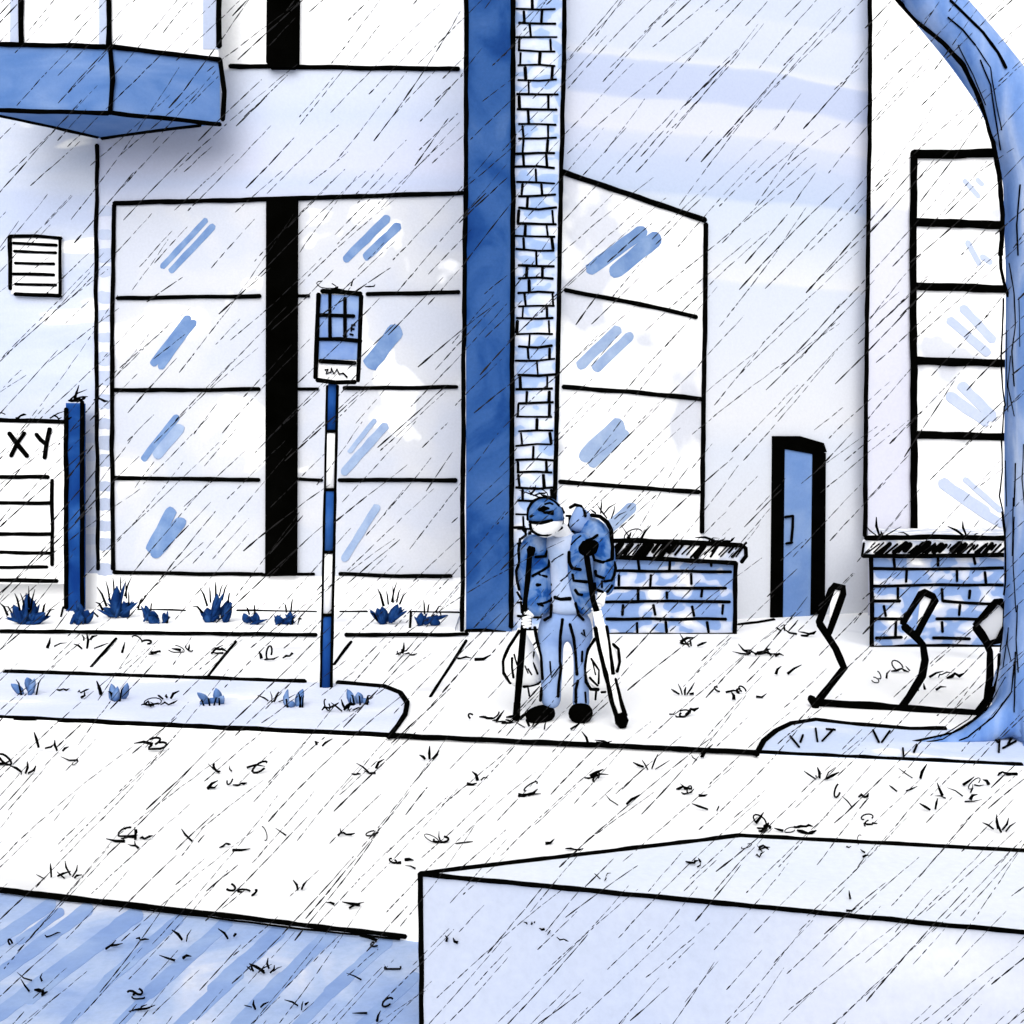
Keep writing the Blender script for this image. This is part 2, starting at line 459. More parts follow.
I([(114, 203), (240, 200), (340, 197), (463, 193)], 4.8); I([(114, 205), (112, 330), (112, 450), (113, 569)], 4.4)
I([(117, 298), (190, 297), (260, 296)]); I([(298, 296), (309, 296)], 3); I([(367, 294), (420, 293), (459, 292)])
I([(114, 390), (190, 390), (259, 389)]); I([(297, 389), (318, 389)], 3.2); I([(344, 388), (400, 388), (457, 387)])
I([(114, 478), (190, 479), (259, 480)]); I([(297, 479), (322, 480)], 3.4); I([(339, 480), (400, 480), (456, 480)])
I([(114, 572), (190, 574), (262, 574)]); I([(262, 575), (314, 574)], 3.6); I([(340, 574), (400, 576), (451, 576)])
wo = win.build('window_frame', [INK], LB)
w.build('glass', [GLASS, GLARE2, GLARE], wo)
# black pillars
b = MB(); b.slab(FL, [(266, 198), (297, 197), (296, 576), (265, 576)], -.02, .10)
b.build('pillar', [INK], LB)
b = MB(); b.slab(FL, [(267, -40), (299, -40), (298, 62), (294, 67), (270, 67), (266, 62)], -.02, .10)
b.build('pillar', [INK], LB)
# vent
b = MB(); b.slab(LW, [(10, 236), (61, 236), (61, 296), (11, 294)], -.02, .03, 0)
for pts, wd in (([(10, 236), (36, 236), (61, 238)], 3.4), ([(10, 237), (10, 265), (10, 289)], 4), ([(60, 239), (60, 294)], 3.6), ([(13, 243), (57, 245)], 3), ([(14, 251), (56, 253)], 3),
                ([(15, 263), (54, 264)], 3), ([(13, 274), (54, 275)], 3.4), ([(15, 284), (56, 285)], 3), ([(15, 294), (60, 296)], 4.2)):
    b.inkp(LW, pts, wd, 1, d=.032)
tag(b.build('vent', [PAPER, INK], LB), 'white slatted vent')
# corner canopy with a glazed bay above
zs, zt = 5.68, 6.42
def onz(x, y, z): return zplane(z)(x, y)
A, B_, C, D = onz(-20, 110.5, zs), onz(110, 113, zs), onz(220, 124, zs), V((px_x(100, 13.2), 13.2, zs))
cr = V((C.x, 13.2, zs)); al = V((A.x, 14.2, zs))
base = [A, B_, C, D]
b = MB()
top = [V((p.x, p.y, zt)) for p in base]
nb = len(base)
b.add(base + top, [[i, (i + 1) % nb, nb + (i + 1) % nb, nb + i] for i in range(nb)] + [[nb + i for i in range(nb)], list(reversed(range(nb)))], 0)
up = V((0, 0, 1))
b.ink([onz(0, 110.5, zs), onz(50, 112, zs), onz(108, 113, zs)], 4.6); b.ink([B_, onz(160, 118, zs), C], 4.6)
b.ink([top[0], top[0].lerp(top[1], .5), top[1]], 5.2); b.ink([top[1], top[2]], 5.2)
b.ink([top[1], (top[1] + B_) / 2 + V((.03, 0, 0)), B_], 5); b.ink([top[2], (top[2] + C) / 2 + V((.05, 0, 0)), C + V((.03, 0, .05))], 5)
b.ink([onz(0, 115.5, zs), onz(50, 126, zs), onz(98, 137, zs)], 4); b.ink([onz(102, 138, zs), onz(150, 131, zs), onz(200, 125, zs)], 4.2)
b.build('canopy', [CANOPY, INK], LB)
b = MB()
ins = [V((p.x, p.y, zt)) for p in base]
for i in (0, 1, 2): ins[i] = ins[i] + V((-.03 if i == 2 else 0, .05, 0))
tp = [V((p.x, p.y, TOP)) for p in ins]
b.add(ins + tp, [[i, (i + 1) % nb, nb + (i + 1) % nb, nb + i] for i in range(nb)] + [[nb + i for i in range(nb)]], 0)
pA = Plane(ins[1], (ins[1] - ins[0]).cross(V((0, 0, -1)))); pB = Plane(ins[1], (ins[2] - ins[1]).cross(V((0, 0, -1))))
for p_ in (pA, pB):
    if p_.n.y > 0: p_.n = -p_.n
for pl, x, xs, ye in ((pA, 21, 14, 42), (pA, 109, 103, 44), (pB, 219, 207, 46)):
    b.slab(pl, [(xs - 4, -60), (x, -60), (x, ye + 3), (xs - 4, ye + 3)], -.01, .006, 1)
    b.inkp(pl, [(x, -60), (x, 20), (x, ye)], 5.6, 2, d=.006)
b.build('upper_bay', [PAPER, GLARE_AND_TINT, INK], LB)
# blue column and brick pier at the end of the facade
b = MB()
b.box((px_x(466, 11.47), 11.47, 0), (px_x(512, 11.47), 13.3, TOP), 0)
b.inkp(CO, [(466, -40), (466, 150), (464, 330), (463, 480), (462, 631)], 4.6); b.inkp(CO, [(513, -40), (513, 200), (512, 420), (511, 627)], 5)
b.inkp(CO, [(466, 632), (486, 631), (505, 634)], 5.5)
tag(b.build('column', [NAVY, INK], LB), 'dark blue column')
b = MB()
b.box((px_x(512.6, 11.56), 11.56, 0), (px_x(558, 11.56), 13.0, TOP), 0)
# the pier leans out a touch towards its top
y = -18; k = 0
while y < 632:
    xr = 557 + 5 * max(0, (520 - y) / 520)
    b.inkp(PI_, [(517 + random.uniform(-2, 2), y + random.uniform(-1, 1)), ((517 + xr) / 2, y + random.uniform(-1, 1)), (xr - random.uniform(3, 7), y + random.uniform(-1, 1))], random.uniform(2.0, 2.8), 1)
    h = random.uniform(12.8, 15.6)
    xs = (533,) if k % 2 else (522, 549)
    if k % 3 == 2: xs = (545, 523)
    for x in xs:
        x += random.uniform(-5, 5)
        b.inkp(PI_, [(x, y + 2), (x + random.uniform(-.8, 1.5), y + h - 1)], random.uniform(2.0, 3.4), 1)
    y += h; k += 1
b.inkp(PI_, [(565, -40), (564, 60), (561, 180), (559, 300), (557, 400), (555, 500), (555, 640)], 4.6, 1)
b.slab(PI_, [(557, -40), (565, -40), (561, 180), (557, 400), (555, 520)], -.3, -.002, 0)
tag(b.build('brick_pier', [BRICK, INK], LB), 'blue patched brick pier')

# ------------------------------------------------------------------ rear building with the door
RE = thing('rear_building', 'pale blue banded wall with slanted window and blue door in black frame', 'building', (2.4, 12.6, 0))
b = MB()
a0, a1 = V((.30, 11.75 - .225 * .4456, 0)), V((5.6, 11.75 + 5.075 * .4333, 0))
d = MI.n * -1
q0, q1 = MI.p - V((.225, .225 * (13.0 - 11.75) / (4.207 - .525), 0)), MI.p + V((5.6 - .525, (5.6 - .525) * (13.0 - 11.75) / (4.207 - .525), 0))
b.prism([q0, q1, q1 + V((0, 0, TOP)), q0 + V((0, 0, TOP))], d * 5, 0)
b.build('wall', [MIDWALL], RE)
win = MB()
I = lambda pts, wd: win.inkp(MI, pts, wd, 0, d=.014)
I([(563, 172), (610, 188), (660, 205), (705, 220)], 5.8); I([(706, 224), (705, 330), (703, 440), (702, 532)], 4.8)
I([(565, 290), (630, 302), (697, 317)], 4.6); I([(563, 387), (630, 392), (702, 399)], 4.8); I([(560, 482), (630, 487), (699, 492)], 4.6)
wf = win.build('window_frame', [INK], RE)
w = MB(); w.slab(MI, [(552, 169), (705, 220), (702, 600), (552, 610)], -.02, .012, 0)
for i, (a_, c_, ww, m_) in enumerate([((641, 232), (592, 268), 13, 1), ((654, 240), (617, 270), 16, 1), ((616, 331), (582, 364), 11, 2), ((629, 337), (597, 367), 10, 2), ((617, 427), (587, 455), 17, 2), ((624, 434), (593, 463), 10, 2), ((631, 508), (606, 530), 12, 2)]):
    w.stroke(MI, a_, c_, ww, m_, .005, .015 + .0006 * i)  # painted reflections, thin coloured strokes on the pane
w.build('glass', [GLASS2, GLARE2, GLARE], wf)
dr = MB(); dr.slab(MI, [(781, 446), (814, 452), (813, 617), (780, 619)], -.02, .03, 0)
do = dr.build('door', [DOORM, INK], RE)
fr = MB()
fr.slab(MI, [(774, 438), (785, 440), (783, 618), (772, 620)], -.02, .045); fr.slab(MI, [(813, 450), (826, 453), (825, 613), (811, 615)], -.02, .045)
fr.slab(MI, [(774, 436), (800, 436), (824, 443), (827, 452), (813, 454), (785, 449), (774, 449)], -.021, .048)
fr.build('door_frame', [INK], do)
h = MB(); h.inkp(MI, [(785, 517), (793, 516)], 2.6, 0, d=.045); h.inkp(MI, [(793, 516), (793, 528), (792, 541)], 2.6, 0, d=.045); h.inkp(MI, [(792, 542), (786, 543)], 2.6, 0, d=.045)
h.build('door_handle', [INK], do)

# ------------------------------------------------------------------ right building
RI = thing('right_building', 'white building with tall black framed window behind the tree', 'building', (4.6, 12.75, 0))
b = MB()
xl = px_x(868, 12.75)
fp = [V((xl, 12.75, 0)), V((12, 12.75, 0)), V((12, 16, 0)), V((px_x(876, 16), 16, 0))]
n = 4
b.add(fp + [p + V((0, 0, TOP)) for p in fp], [[i, (i + 1) % 4, 4 + (i + 1) % 4, 4 + i] for i in range(4)] + [[4, 5, 6, 7]], 0)
b.inkp(RB, [(870, -40), (870, 100), (868, 250), (866, 400), (865, 536)], 4.4)
b.build('wall', [RIGHTWALL, INK], RI)
win = MB()
I = lambda pts, wd: win.inkp(RB, pts, wd, 0, d=.014, taper=.95)
I([(914, 154), (913, 260), (914, 400), (914, 534)], 7.2); I([(914, 154), (950, 154), (988, 153), (1060, 152)], 9); I([(915, 222), (996, 225), (1060, 226)], 8.4)
I([(916, 286), (1003, 289), (1060, 290)], 8); I([(917, 361), (998, 363), (1060, 364)], 8); I([(917, 435), (998, 437), (1060, 438)], 8); I([(1062, 152), (1062, 535)], 7)
wf = win.build('window_frame', [INK], RI)
w = MB(); w.slab(RB, [(914, 154), (1062, 154), (1062, 560), (914, 560)], -.02, .012, 0)
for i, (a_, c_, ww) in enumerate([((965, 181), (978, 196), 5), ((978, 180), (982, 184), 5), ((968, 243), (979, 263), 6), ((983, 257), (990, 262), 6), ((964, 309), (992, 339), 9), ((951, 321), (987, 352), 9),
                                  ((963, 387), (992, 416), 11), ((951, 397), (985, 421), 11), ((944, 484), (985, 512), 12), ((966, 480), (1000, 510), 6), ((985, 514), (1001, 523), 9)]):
    w.stroke(RB, a_, c_, ww, 1, .005, .015 + .0006 * i)  # faint painted glare marks on the right panes
w.build('glass', [GLASS2, GLARE_AND_TINT], wf)

# ------------------------------------------------------------------ low brick walls
def hatch(b, pl, x0, x1, yt, yb, d):
    x = x0
    while x < x1:
        t = random.uniform(-.05, .2); u = random.uniform(.8, 1.05)
        sl = random.uniform(9, 15)
        if random.random() < .2: u = random.uniform(.4, .7)
        b.inkp(pl, [(x + sl * (1 - t), yt + (yb - yt) * t), (x + sl * (1 - u), yt + (yb - yt) * u)], random.choice((1.6, 2.4, 3.4, 4.6, 6)), 1, d=d)
        x += random.uniform(3, 6.4)

def low_wall(name, label, Y, body, cap, courses, verts, group, depth, skew=0):
    pl = Plane((0, Y, 0), (0, -1, 0))
    x0, x1 = px_x(body[0], Y), px_x(body[2], Y)
    r = thing('brick_wall', label, 'low wall', ((x0 + x1) / 2, Y, 0), group)
    ztop = pl(600, body[1]).z
    b = MB()
    b.prism([(x0, Y, 0), (x1, Y, 0), (x1, Y, ztop), (x0, Y, ztop)], (skew, depth, 0), 0)
    for pts in courses: b.inkp(pl, pts, 3.2, 1)
    for x, ya, yb in verts: b.inkp(pl, [(x, ya), (x + random.uniform(-1, 2), yb)], 2.8, 1)
    b.build('brickwork', [PLANTER, INK], r)
    c = MB()
    cpts = [pl(x, y, .05) for x, y in cap]
    c.prism(cpts, (skew, depth + .05, 0), 0)
    return r, c, pl
r, c, pl = low_wall('brick_wall', 'low blue brick wall with hatched coping beside the person', 11.33, (596, 558, 736, 635),
    [(598, 541), (640, 541), (741, 545), (746, 548), (746, 556), (741, 562), (660, 559), (598, 556)],
    [[(610, 571), (670, 571), (731, 572)], [(609, 588), (670, 588), (726, 588)], [(606, 602), (670, 601), (730, 602)], [(606, 619), (660, 619), (726, 619)]],
    [(638, 560, 570), (670, 561, 571), (711, 561, 566), (651, 575, 586), (619, 575, 585), (691, 574, 584), (638, 590, 599), (667, 592, 598), (702, 589, 597), (653, 605, 615), (623, 605, 615), (692, 606, 616), (723, 605, 614), (637, 623, 634), (666, 622, 632), (707, 622, 632)], 'low brick walls with hatched copings', .42)
hatch(c, pl, 606, 736, 543, 557, .052)
c.inkp(pl, [(600, 541), (640, 540.5), (742, 545)], 5, 1, d=.052); c.inkp(pl, [(600, 557), (660, 559), (736, 563)], 4.6, 1, d=.052)
c.inkp(pl, [(742, 545), (746, 548), (746, 556), (741, 562)], 4, 1, d=.052)
c.build('coping', [CAPM, INK], r)
bw = COL.objects[[o.name for o in r.children if o.name.startswith('brickwork')][0]]
e = MB(); e.inkp(pl, [(736, 563), (735, 600), (735, 635)], 4.6, 0); e.inkp(pl, [(610, 635), (680, 635), (735, 635)], 4.6, 0); e.build('edge_line', [INK], bw)
r, c, pl = low_wall('brick_wall', 'low blue brick wall with hatched coping behind the bike rack', 10.5, (871, 556, 1060, 648),
    [(862, 541), (1070, 541), (1070, 556), (863, 556)],
    [[(874, 569), (940, 569), (1000, 568), (1055, 568)], [(874, 586), (940, 585), (1000, 585), (1055, 585)], [(874, 601), (900, 601)], [(943, 601), (986, 604), (1050, 604)], [(874, 619), (905, 619)], [(937, 619), (974, 619), (1050, 619)], [(876, 638), (902, 637)], [(933, 638), (970, 639)]],
    [(894, 559, 567), (938, 557, 566), (974, 557, 564), (907, 570, 582), (957, 570, 581), (985, 572, 583), (898, 588, 600), (942, 589, 601), (970, 590, 598), (884, 606, 616), (960, 605, 615), (896, 622, 636), (942, 622, 632)], 'low brick walls with hatched copings', 2.18, .86)
hatch(c, pl, 866, 1060, 543, 554, .052)
c.inkp(pl, [(866, 538), (930, 537), (1060, 539)], 5.2, 1, d=.052); c.inkp(pl, [(863, 556), (930, 556), (998, 555), (1060, 555)], 4.4, 1, d=.052); c.inkp(pl, [(864, 543), (862, 556)], 2.6, 1, d=.052)
c.build('coping', [CAPM, INK], r)
bw = COL.objects[[o.name for o in r.children if o.name.startswith('brickwork')][0]]
e = MB(); e.inkp(pl, [(871, 557), (872, 600), (872, 648)], 4.6, 0); e.inkp(pl, [(872, 648), (930, 646), (985, 647), (1055, 647)], 4.4, 0); e.build('edge_line', [INK], bw)

# ------------------------------------------------------------------ XY board and its post
SB = thing('signboard', 'white slatted signboard reading XY on dark blue post', 'signboard', (px_x(74, 13.05), 13.05, .04))
SP = Plane((0, 13.05, 0), (0, -1, 0))
b = MB(); b.slab(SP, [(-70, 419), (66, 421), (66, 584), (-70, 584)], -.05, 0, 0)
for pts, wd in (([(-66, 420), (0, 420), (38, 421), (64, 422)], 4.4), ([(9, 433), (18, 445), (27, 456)], 4.6), ([(25, 433), (17, 444), (11, 456)], 4.2), ([(36, 434), (41, 440), (46, 444)], 4.2), ([(50, 429), (47, 443), (45, 458)], 4.4),
                ([(-66, 477), (0, 477), (48, 477)], 4.2), ([(52, 480), (52, 520), (52, 565)], 3.8), ([(-66, 503), (0, 503), (50, 503)], 3.8), ([(-66, 534), (50, 534)], 4), ([(-66, 552), (51, 553)], 3.6), ([(-66, 567), (47, 567)], 3.4), ([(-66, 580), (0, 580), (57, 581)], 4)):
    b.inkp(SP, pts, wd)
b.build('board', [PAPER, INK], SB)
for xa in (74, -78):
    b = MB(); b.box((px_x(xa - 7.5, 12.97), 12.95, .03), (px_x(xa + 8, 12.97), 13.08, CH + (HY - 403) / F * 12.95), 0)
    SQ = Plane((0, 12.95, 0), (0, -1, 0))
    b.inkp(SQ, [(xa - 8, 409), (xa - 8, 500), (xa - 8, 608)], 4.6); b.inkp(SQ, [(xa + 8, 402), (xa + 8, 500), (xa + 8, 608)], 4.6)
    b.build('post', [POSTBLUE, INK], SB)

# ------------------------------------------------------------------ bus stop
BY = 8.5
BS = thing('bus_stop_sign', 'blue and white banded bus stop pole with timetable panel on the verge', 'bus stop', (px_x(326, BY), BY, .022))
def bp(x, y, d=0.0): return at(x, y, BY - d)
BP = Plane((0, BY, 0), (0, -1, 0))
def pole_x(y): return 332.5 + (y - 385) * (326 - 332.5) / (690 - 385)
ps = MB()
for y0, y1, mt in ((378, 431, 1), (431, 489, 0), (489, 552, 1), (552, 614, 0), (614, 691, 1)):
    ps.tube([bp(pole_x(y0), y0), bp(pole_x(y1), y1)], 4.4 * BY / F, mt, 12)
for s_ in (-1, 1):
    ps.inkp(BP, [(pole_x(y) + s_ * 5, y) for y in (386, 430, 489, 552, 614, 689)], 3.4, 2, wob=.2)
for y in (431.5, 489.5, 552, 614.5): ps.tube([bp(pole_x(y), y - 1.5), bp(pole_x(y), y + 1.5)], 5.4 * BY / F, 2, 12)
ps.tube([bp(pole_x(689), 689), bp(pole_x(691.5), 691.5)], 6.6 * BY / F, 2, 12)
ps.build('pole', [PAPER, POSTBLUE, INK], BS)
pn = MB(); pn.slab(BP, [(319, 292), (361, 294), (358, 382), (316, 380)], -.06, .05, 0)
pn.slab(BP, [(320, 294), (359, 296), (357, 360), (318, 359)], .04, .054, 1)
for pts, wd in (([(322, 291), (340, 292), (361, 294)], 5), ([(318.5, 294), (317, 330), (315.5, 378)], 4.4), ([(361, 296), (360, 340), (358, 381)], 4.6), ([(317, 380), (335, 382.5), (355, 382)], 4.8),
                ([(320, 315), (354, 316)], 3.6), ([(318, 339), (340, 339), (361, 341)], 4), ([(320, 361), (355, 363)], 4.4), ([(330, 294), (330, 338)], 3.4), ([(345, 298), (345, 338)], 3.8),
                ([(352, 325), (355, 325)], 2.2), ([(351, 329), (354, 329)], 2), ([(350, 334), (353, 335)], 2), ([(352, 325), (351, 331)], 1.8),
                ([(325, 370), (328, 369), (326, 374), (331, 372), (331, 368), (334, 374), (337, 369), (339, 374), (343, 373), (347, 377)], 2)):
    pn.inkp(BP, pts, wd, 2, d=.056, wob=.15)
pn.build('timetable_panel', [PAPER, SIGNM, INK], BS)

# ------------------------------------------------------------------ bike rack
RY = 7.92
RK = thing('bike_rack', 'black metal bike rack with three bent stands by the tree', 'bike rack', (px_x(900, 7.8), 7.8, 0))
def stand(pts, wd, loop, Y, name='stand'):
    b = MB()
    u = Y / F
    b.ink([at(x, y, Y) for x, y in pts], wd, 0, wob=.2, taper=1)
    b.ink([at(x, y, Y) for x, y in loop], wd * .92, 0, wob=.2, taper=1)
    b.prism([at(x, y, Y) for x, y in loop[:-1]], (0, .012, 0), 1)      # pale plate inside the loop
    return b.build(name, [INK, PAPER], RK)
b = MB(); b.ink([at(811, 698, 7.85), at(816, 706, 7.8)], 8, 0); b.ink([at(814, 702, 7.85), at(860, 705, 7.78), at(920, 709.5, 7.68), at(982, 714, 7.58)], 7.6, 0)
b.build('base_rail', [INK], RK)
stand([(817, 702), (830, 686), (844, 668), (836, 649), (820, 624)], 7.6, [(829, 633), (843, 594), (843, 588), (834, 586), (831, 590), (819, 622)], 7.92)
stand([(897, 714), (909, 697), (922, 676), (925, 660), (923, 645), (916, 637), (905, 627)], 8, [(917, 634), (935, 600), (933, 596), (924, 592), (921, 594), (903, 623)], 7.82)
stand([(978, 712), (987, 700), (990, 680), (990, 652), (986, 642), (976, 628)], 7.6, [(1002, 602), (996, 602), (976, 624), (989, 643), (998, 641), (1012, 616), (1002, 602)], 7.72)

# ------------------------------------------------------------------ tree
TR = thing('tree', 'leaning pale blue tree with bare curved trunk at right edge', 'tree', (px_x(1040, 6.95), 6.95, 0))
TY = 6.95
def tp_(x, y, dy=0.0): return at(x, y, TY + dy)
nodes = [(tp_(1048, 750), 40), (tp_(1047, 715), 42), (tp_(1044, 660), 41), (tp_(1046, 560), 41), (tp_(1047, 440), 42), (tp_(1047, 330), 41), (tp_(1045, 240), 37), (tp_(1036, 165), 33), (tp_(1008, 95), 29), (tp_(971, 46), 27), (tp_(933, 2), 26), (tp_(878, -66, .1), 22), (tp_(820, -150, .3), 17),
         (tp_(1062, 60, .1), 27), (tp_(1090, -30, .3), 22), (tp_(1130, -160, .5), 15),
         (tp_(1008, 716, -.05), 20), (tp_(968, 741, -.1), 11), (tp_(885, 751, -.16), 4),
         (tp_(1095, 745, -.08), 20), (tp_(1150, 752, -.1), 8), (tp_(1040, 752, -.25), 16), (tp_(1020, 770, -.42), 6),
         (tp_(900, -190, .8), 8), (tp_(760, -200, -.2), 8), (tp_(1060, -220, 1.0), 8), (tp_(1210, -210, .1), 7)]
edges = [(i, i + 1) for i in range(12)] + [(6, 13), (13, 14), (14, 15), (1, 16), (16, 17), (17, 18), (1, 19), (19, 20), (1, 21), (21, 22), (11, 23), (12, 24), (14, 25), (15, 26)]
vs, fs = skin([(p, r * TY / F) for p, r in nodes], edges, 2, (0,))
for p in vs: p.z = max(p.z, .02)
b = MB(); b.add(vs, fs, 0, True)
tb = b.bvh()
def hug(mb, px, w, bvh, Yf, mat=1, lift=.6, wob=.2, step=5):
    """ink line that follows the surface it is drawn on"""
    dense = []
    for (x0, y0), (x1, y1) in zip(px, px[1:]):
        m = max(1, int(math.hypot(x1 - x0, y1 - y0) / step))
        dense += [(x0 + (x1 - x0) * i / m, y0 + (y1 - y0) * i / m) for i in range(m)]
    dense.append(px[-1])
    pts = []; last = None
    for x, y in dense:
        d_ = ray(x, y).normalized()
        h_ = bvh.ray_cast(CAM, d_)[0] if bvh else None
        if h_ is None or abs(h_.y - Yf) > .45:
            c_ = bvh.find_nearest(at(x, y, Yf))[0] if bvh else None
            yy = c_.y if c_ is not None and abs(c_.y - Yf) < .3 else Yf
            h_ = at(x, y, yy)
        pts.append(h_)
    for _ in range(2):
        pts = [pts[0]] + [at(*pxl(pts[i]), (pts[i - 1].y + pts[i].y * 2 + pts[i + 1].y) / 4 if True else 0) for i in range(1, len(pts) - 1)] + [pts[-1]]
    mb.ink(pts, w, mat, wob=wob, lift=lift, step=60)
    return mb
Q4 = lambda *p: [(768 + x / 4, y / 4) for x, y in p]
Q8 = lambda *p: [(768 + x / 4, 256 + y / 4) for x, y in p]
Q12 = lambda *p: [(768 + x / 4, 512 + y / 4) for x, y in p]
TS = [(Q4((490, -30), (600, 90), (700, 170), (780, 260), (830, 360), (870, 460), (900, 570), (925, 700), (938, 860), (935, 960), (930, 1020)), 4.6),
      (Q8((930, 0), (932, 50), (945, 110), (960, 160)), 3.4), (Q8((942, 170), (938, 300), (932, 400), (938, 520), (948, 600)), 2.4), (Q8((945, 600), (935, 740), (938, 860), (925, 960), (940, 1020)), 2.2),
      (Q12((938, 0), (950, 100), (952, 280), (945, 330)), 3), (Q12((945, 360), (938, 480), (928, 560)), 2), (Q12((925, 570), (920, 660), (890, 750), (830, 830), (740, 885), (600, 915), (480, 942)), 3),
      (Q12((900, 700), (880, 780), (800, 850), (700, 910), (560, 930)), 2.2), (Q12((985, 600), (975, 720), (900, 820), (800, 900), (650, 958)), 2.2),
      (Q4((730, 0), (800, 70), (860, 130), (920, 210), (952, 270)), 3), (Q4((720, 70), (780, 120), (830, 180)), 2.4), (Q4((830, 180), (890, 270), (910, 400), (935, 520)), 1.6), (Q4((760, 180), (820, 300), (870, 420)), 1.6), (Q4((850, 240), (890, 340), (905, 440), (930, 600)), 2.2),
      (Q8((965, 30), (985, 150), (990, 280), (975, 380), (985, 520)), 2), (Q8((970, 400), (960, 520), (985, 640)), 1.6), (Q8((950, 820), (955, 1000)), 2), (Q8((990, 830), (985, 1000)), 2.2), (Q12((960, 480), (940, 620)), 1.6), (Q12((990, 560), (985, 800)), 2),
      (Q4((1008, 740), (995, 900), (1000, 1020)), 2.4), (Q12((985, 20), (980, 200), (992, 400)), 1.6), (Q12((880, 730), (800, 830), (690, 900)), 1.6), (Q12((950, 660), (870, 800), (780, 860)), 1.4)]
for i, (pts, wd) in enumerate(TS): hug(b, pts, wd if wd > 2.9 else wd * .75, tb, TY - .05)
rt = random.Random(3)
for k in range(9):     # bark streaks
    yy = rt.uniform(175, 690); 
    xx = rt.uniform(1006, 1030) if yy > 160 else 985 + rt.uniform(-10, 25) - (160 - yy) * .45
    L_ = rt.uniform(25, 90); dx_ = 0 if yy > 150 else L_ * .55
    hug(b, [(xx, yy), (xx + dx_ * .5 + rt.uniform(-2, 2), yy + L_ * .5), (xx + dx_ + rt.uniform(-3, 3), yy + L_)], rt.uniform(.8, 1.4), tb, TY - .05)
b.build('trunk', [TREEM, INK], TR)
tw = MB()
for k in range(26):
    o_ = random.choice([nodes[12], nodes[15], nodes[23], nodes[24], nodes[25], nodes[26]])[0]
    d_ = V((random.uniform(-.8, .8), random.uniform(-.6, .6), random.uniform(.3, 1))).normalized()
    L = random.uniform(.5, 1.3)
    pts = [o_ + d_ * L * t + V((0, 0, .25 * t * t)) for t in (0, .3, .6, 1)]
    tw.tube(pts, [.03, .022, .014, .004], 0, 6)
tw.build('crown', [TREEM], TR)

# ------------------------------------------------------------------ foreground concrete block
zb = .5
PT = zplane(zb)
K1, K2, K3, K4 = PT(420, 874), PT(740, 836), PT(1020, 851), PT(1020, 932)
K3 = K2 + (K3 - K2) * 3.2; K4 = K1 + (K4 - K1) * 2.0
b = MB()
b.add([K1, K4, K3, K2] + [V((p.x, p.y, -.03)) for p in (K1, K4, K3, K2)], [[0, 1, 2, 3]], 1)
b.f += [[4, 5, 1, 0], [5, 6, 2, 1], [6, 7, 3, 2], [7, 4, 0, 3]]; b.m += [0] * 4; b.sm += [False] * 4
b.ink([K1, K1.lerp(K2, .5), K2], 5.6, 2); b.ink([K2, K2.lerp(K3, .15), K2.lerp(K3, .4), K3], 5.6, 2); b.ink([K1, K1.lerp(K4, .25), K1.lerp(K4, .55), K4], 5.2, 2)
b.ink([K1, K1 + V((.004, 0, -.25)), K1 + V((.004, 0, -.5))], 5.2, 2)
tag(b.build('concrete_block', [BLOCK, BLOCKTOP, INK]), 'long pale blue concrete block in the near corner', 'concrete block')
BLK = Plane(K1, (K4 - K1).cross(V((0, 0, -1))))

# ------------------------------------------------------------------ plants
def leaf(mb, base, tip, wd, mat, bend=.0):
    base, tip = V(base), V(tip)
    ax = tip - base
    sd = ax.cross(V((random.uniform(-.4, .4), 1, 0))).normalized()
    nv = ax.cross(sd).normalized()
    L = []
    for t, w_ in ((0, .55), (.3, 1), (.6, .92), (.84, .55), (1, .08)):
        c_ = base + ax * t + nv * bend * math.sin(t * math.pi)
        L.append((c_, w_ * wd / 2))
    vs = []
    for c_, w_ in L: vs += [c_ - sd * w_, c_ + nv * w_ * .5, c_ + sd * w_, c_ - nv * w_ * .5]
    fs = [[i * 4 + j, i * 4 + (j + 1) % 4, i * 4 + 4 + (j + 1) % 4, i * 4 + 4 + j] for i in range(4) for j in range(4)] + [[3, 2, 1, 0], [16, 17, 18, 19]]
    mb.add(vs, fs, mat, True)

def plant(name, label, cat, group, loc, leaves, blades, mat):
    """leaves / blades: (x0, z0, x1, z1, width) in metres in the plant's own frame"""
    r = thing(name, label, cat, loc, group)
    L = V(loc)
    b = MB()
    for (x0, z0, x1, z1, wd) in leaves:
        leaf(b, L + V((x0, random.uniform(-.05, .05), z0)), L + V((x1, random.uniform(-.1, .1), z1)), wd, 0, random.uniform(-.02, .02))
        if mat is LEAFD:        # narrower blades round each broad leaf
            for q in range(3):
                h_ = max(.06, z1 - z0)
                leaf(b, L + V((x0 + random.uniform(-.4, .4) * wd, random.uniform(-.08, .06), z0)), L + V((x1 + random.uniform(-.9, .9) * wd, random.uniform(-.12, .1), z0 + h_ * random.uniform(.6, 1.1))), wd * random.uniform(.3, .5), 0, random.uniform(-.02, .02))
    if blades:
        for (x0, z0, x1, z1, wd) in blades:
            p0 = L + V((x0, random.uniform(-.06, -.02), z0)); p1 = L + V((x1, random.uniform(-.14, .0), z1))
            md = (p0 + p1) / 2 + V((0, 0, .03)); 
            b.tube([p0, md, p1], [wd, wd * .8, wd * .25], 1, 5)
    b.build('leaves', [mat, INK], r)
    return r

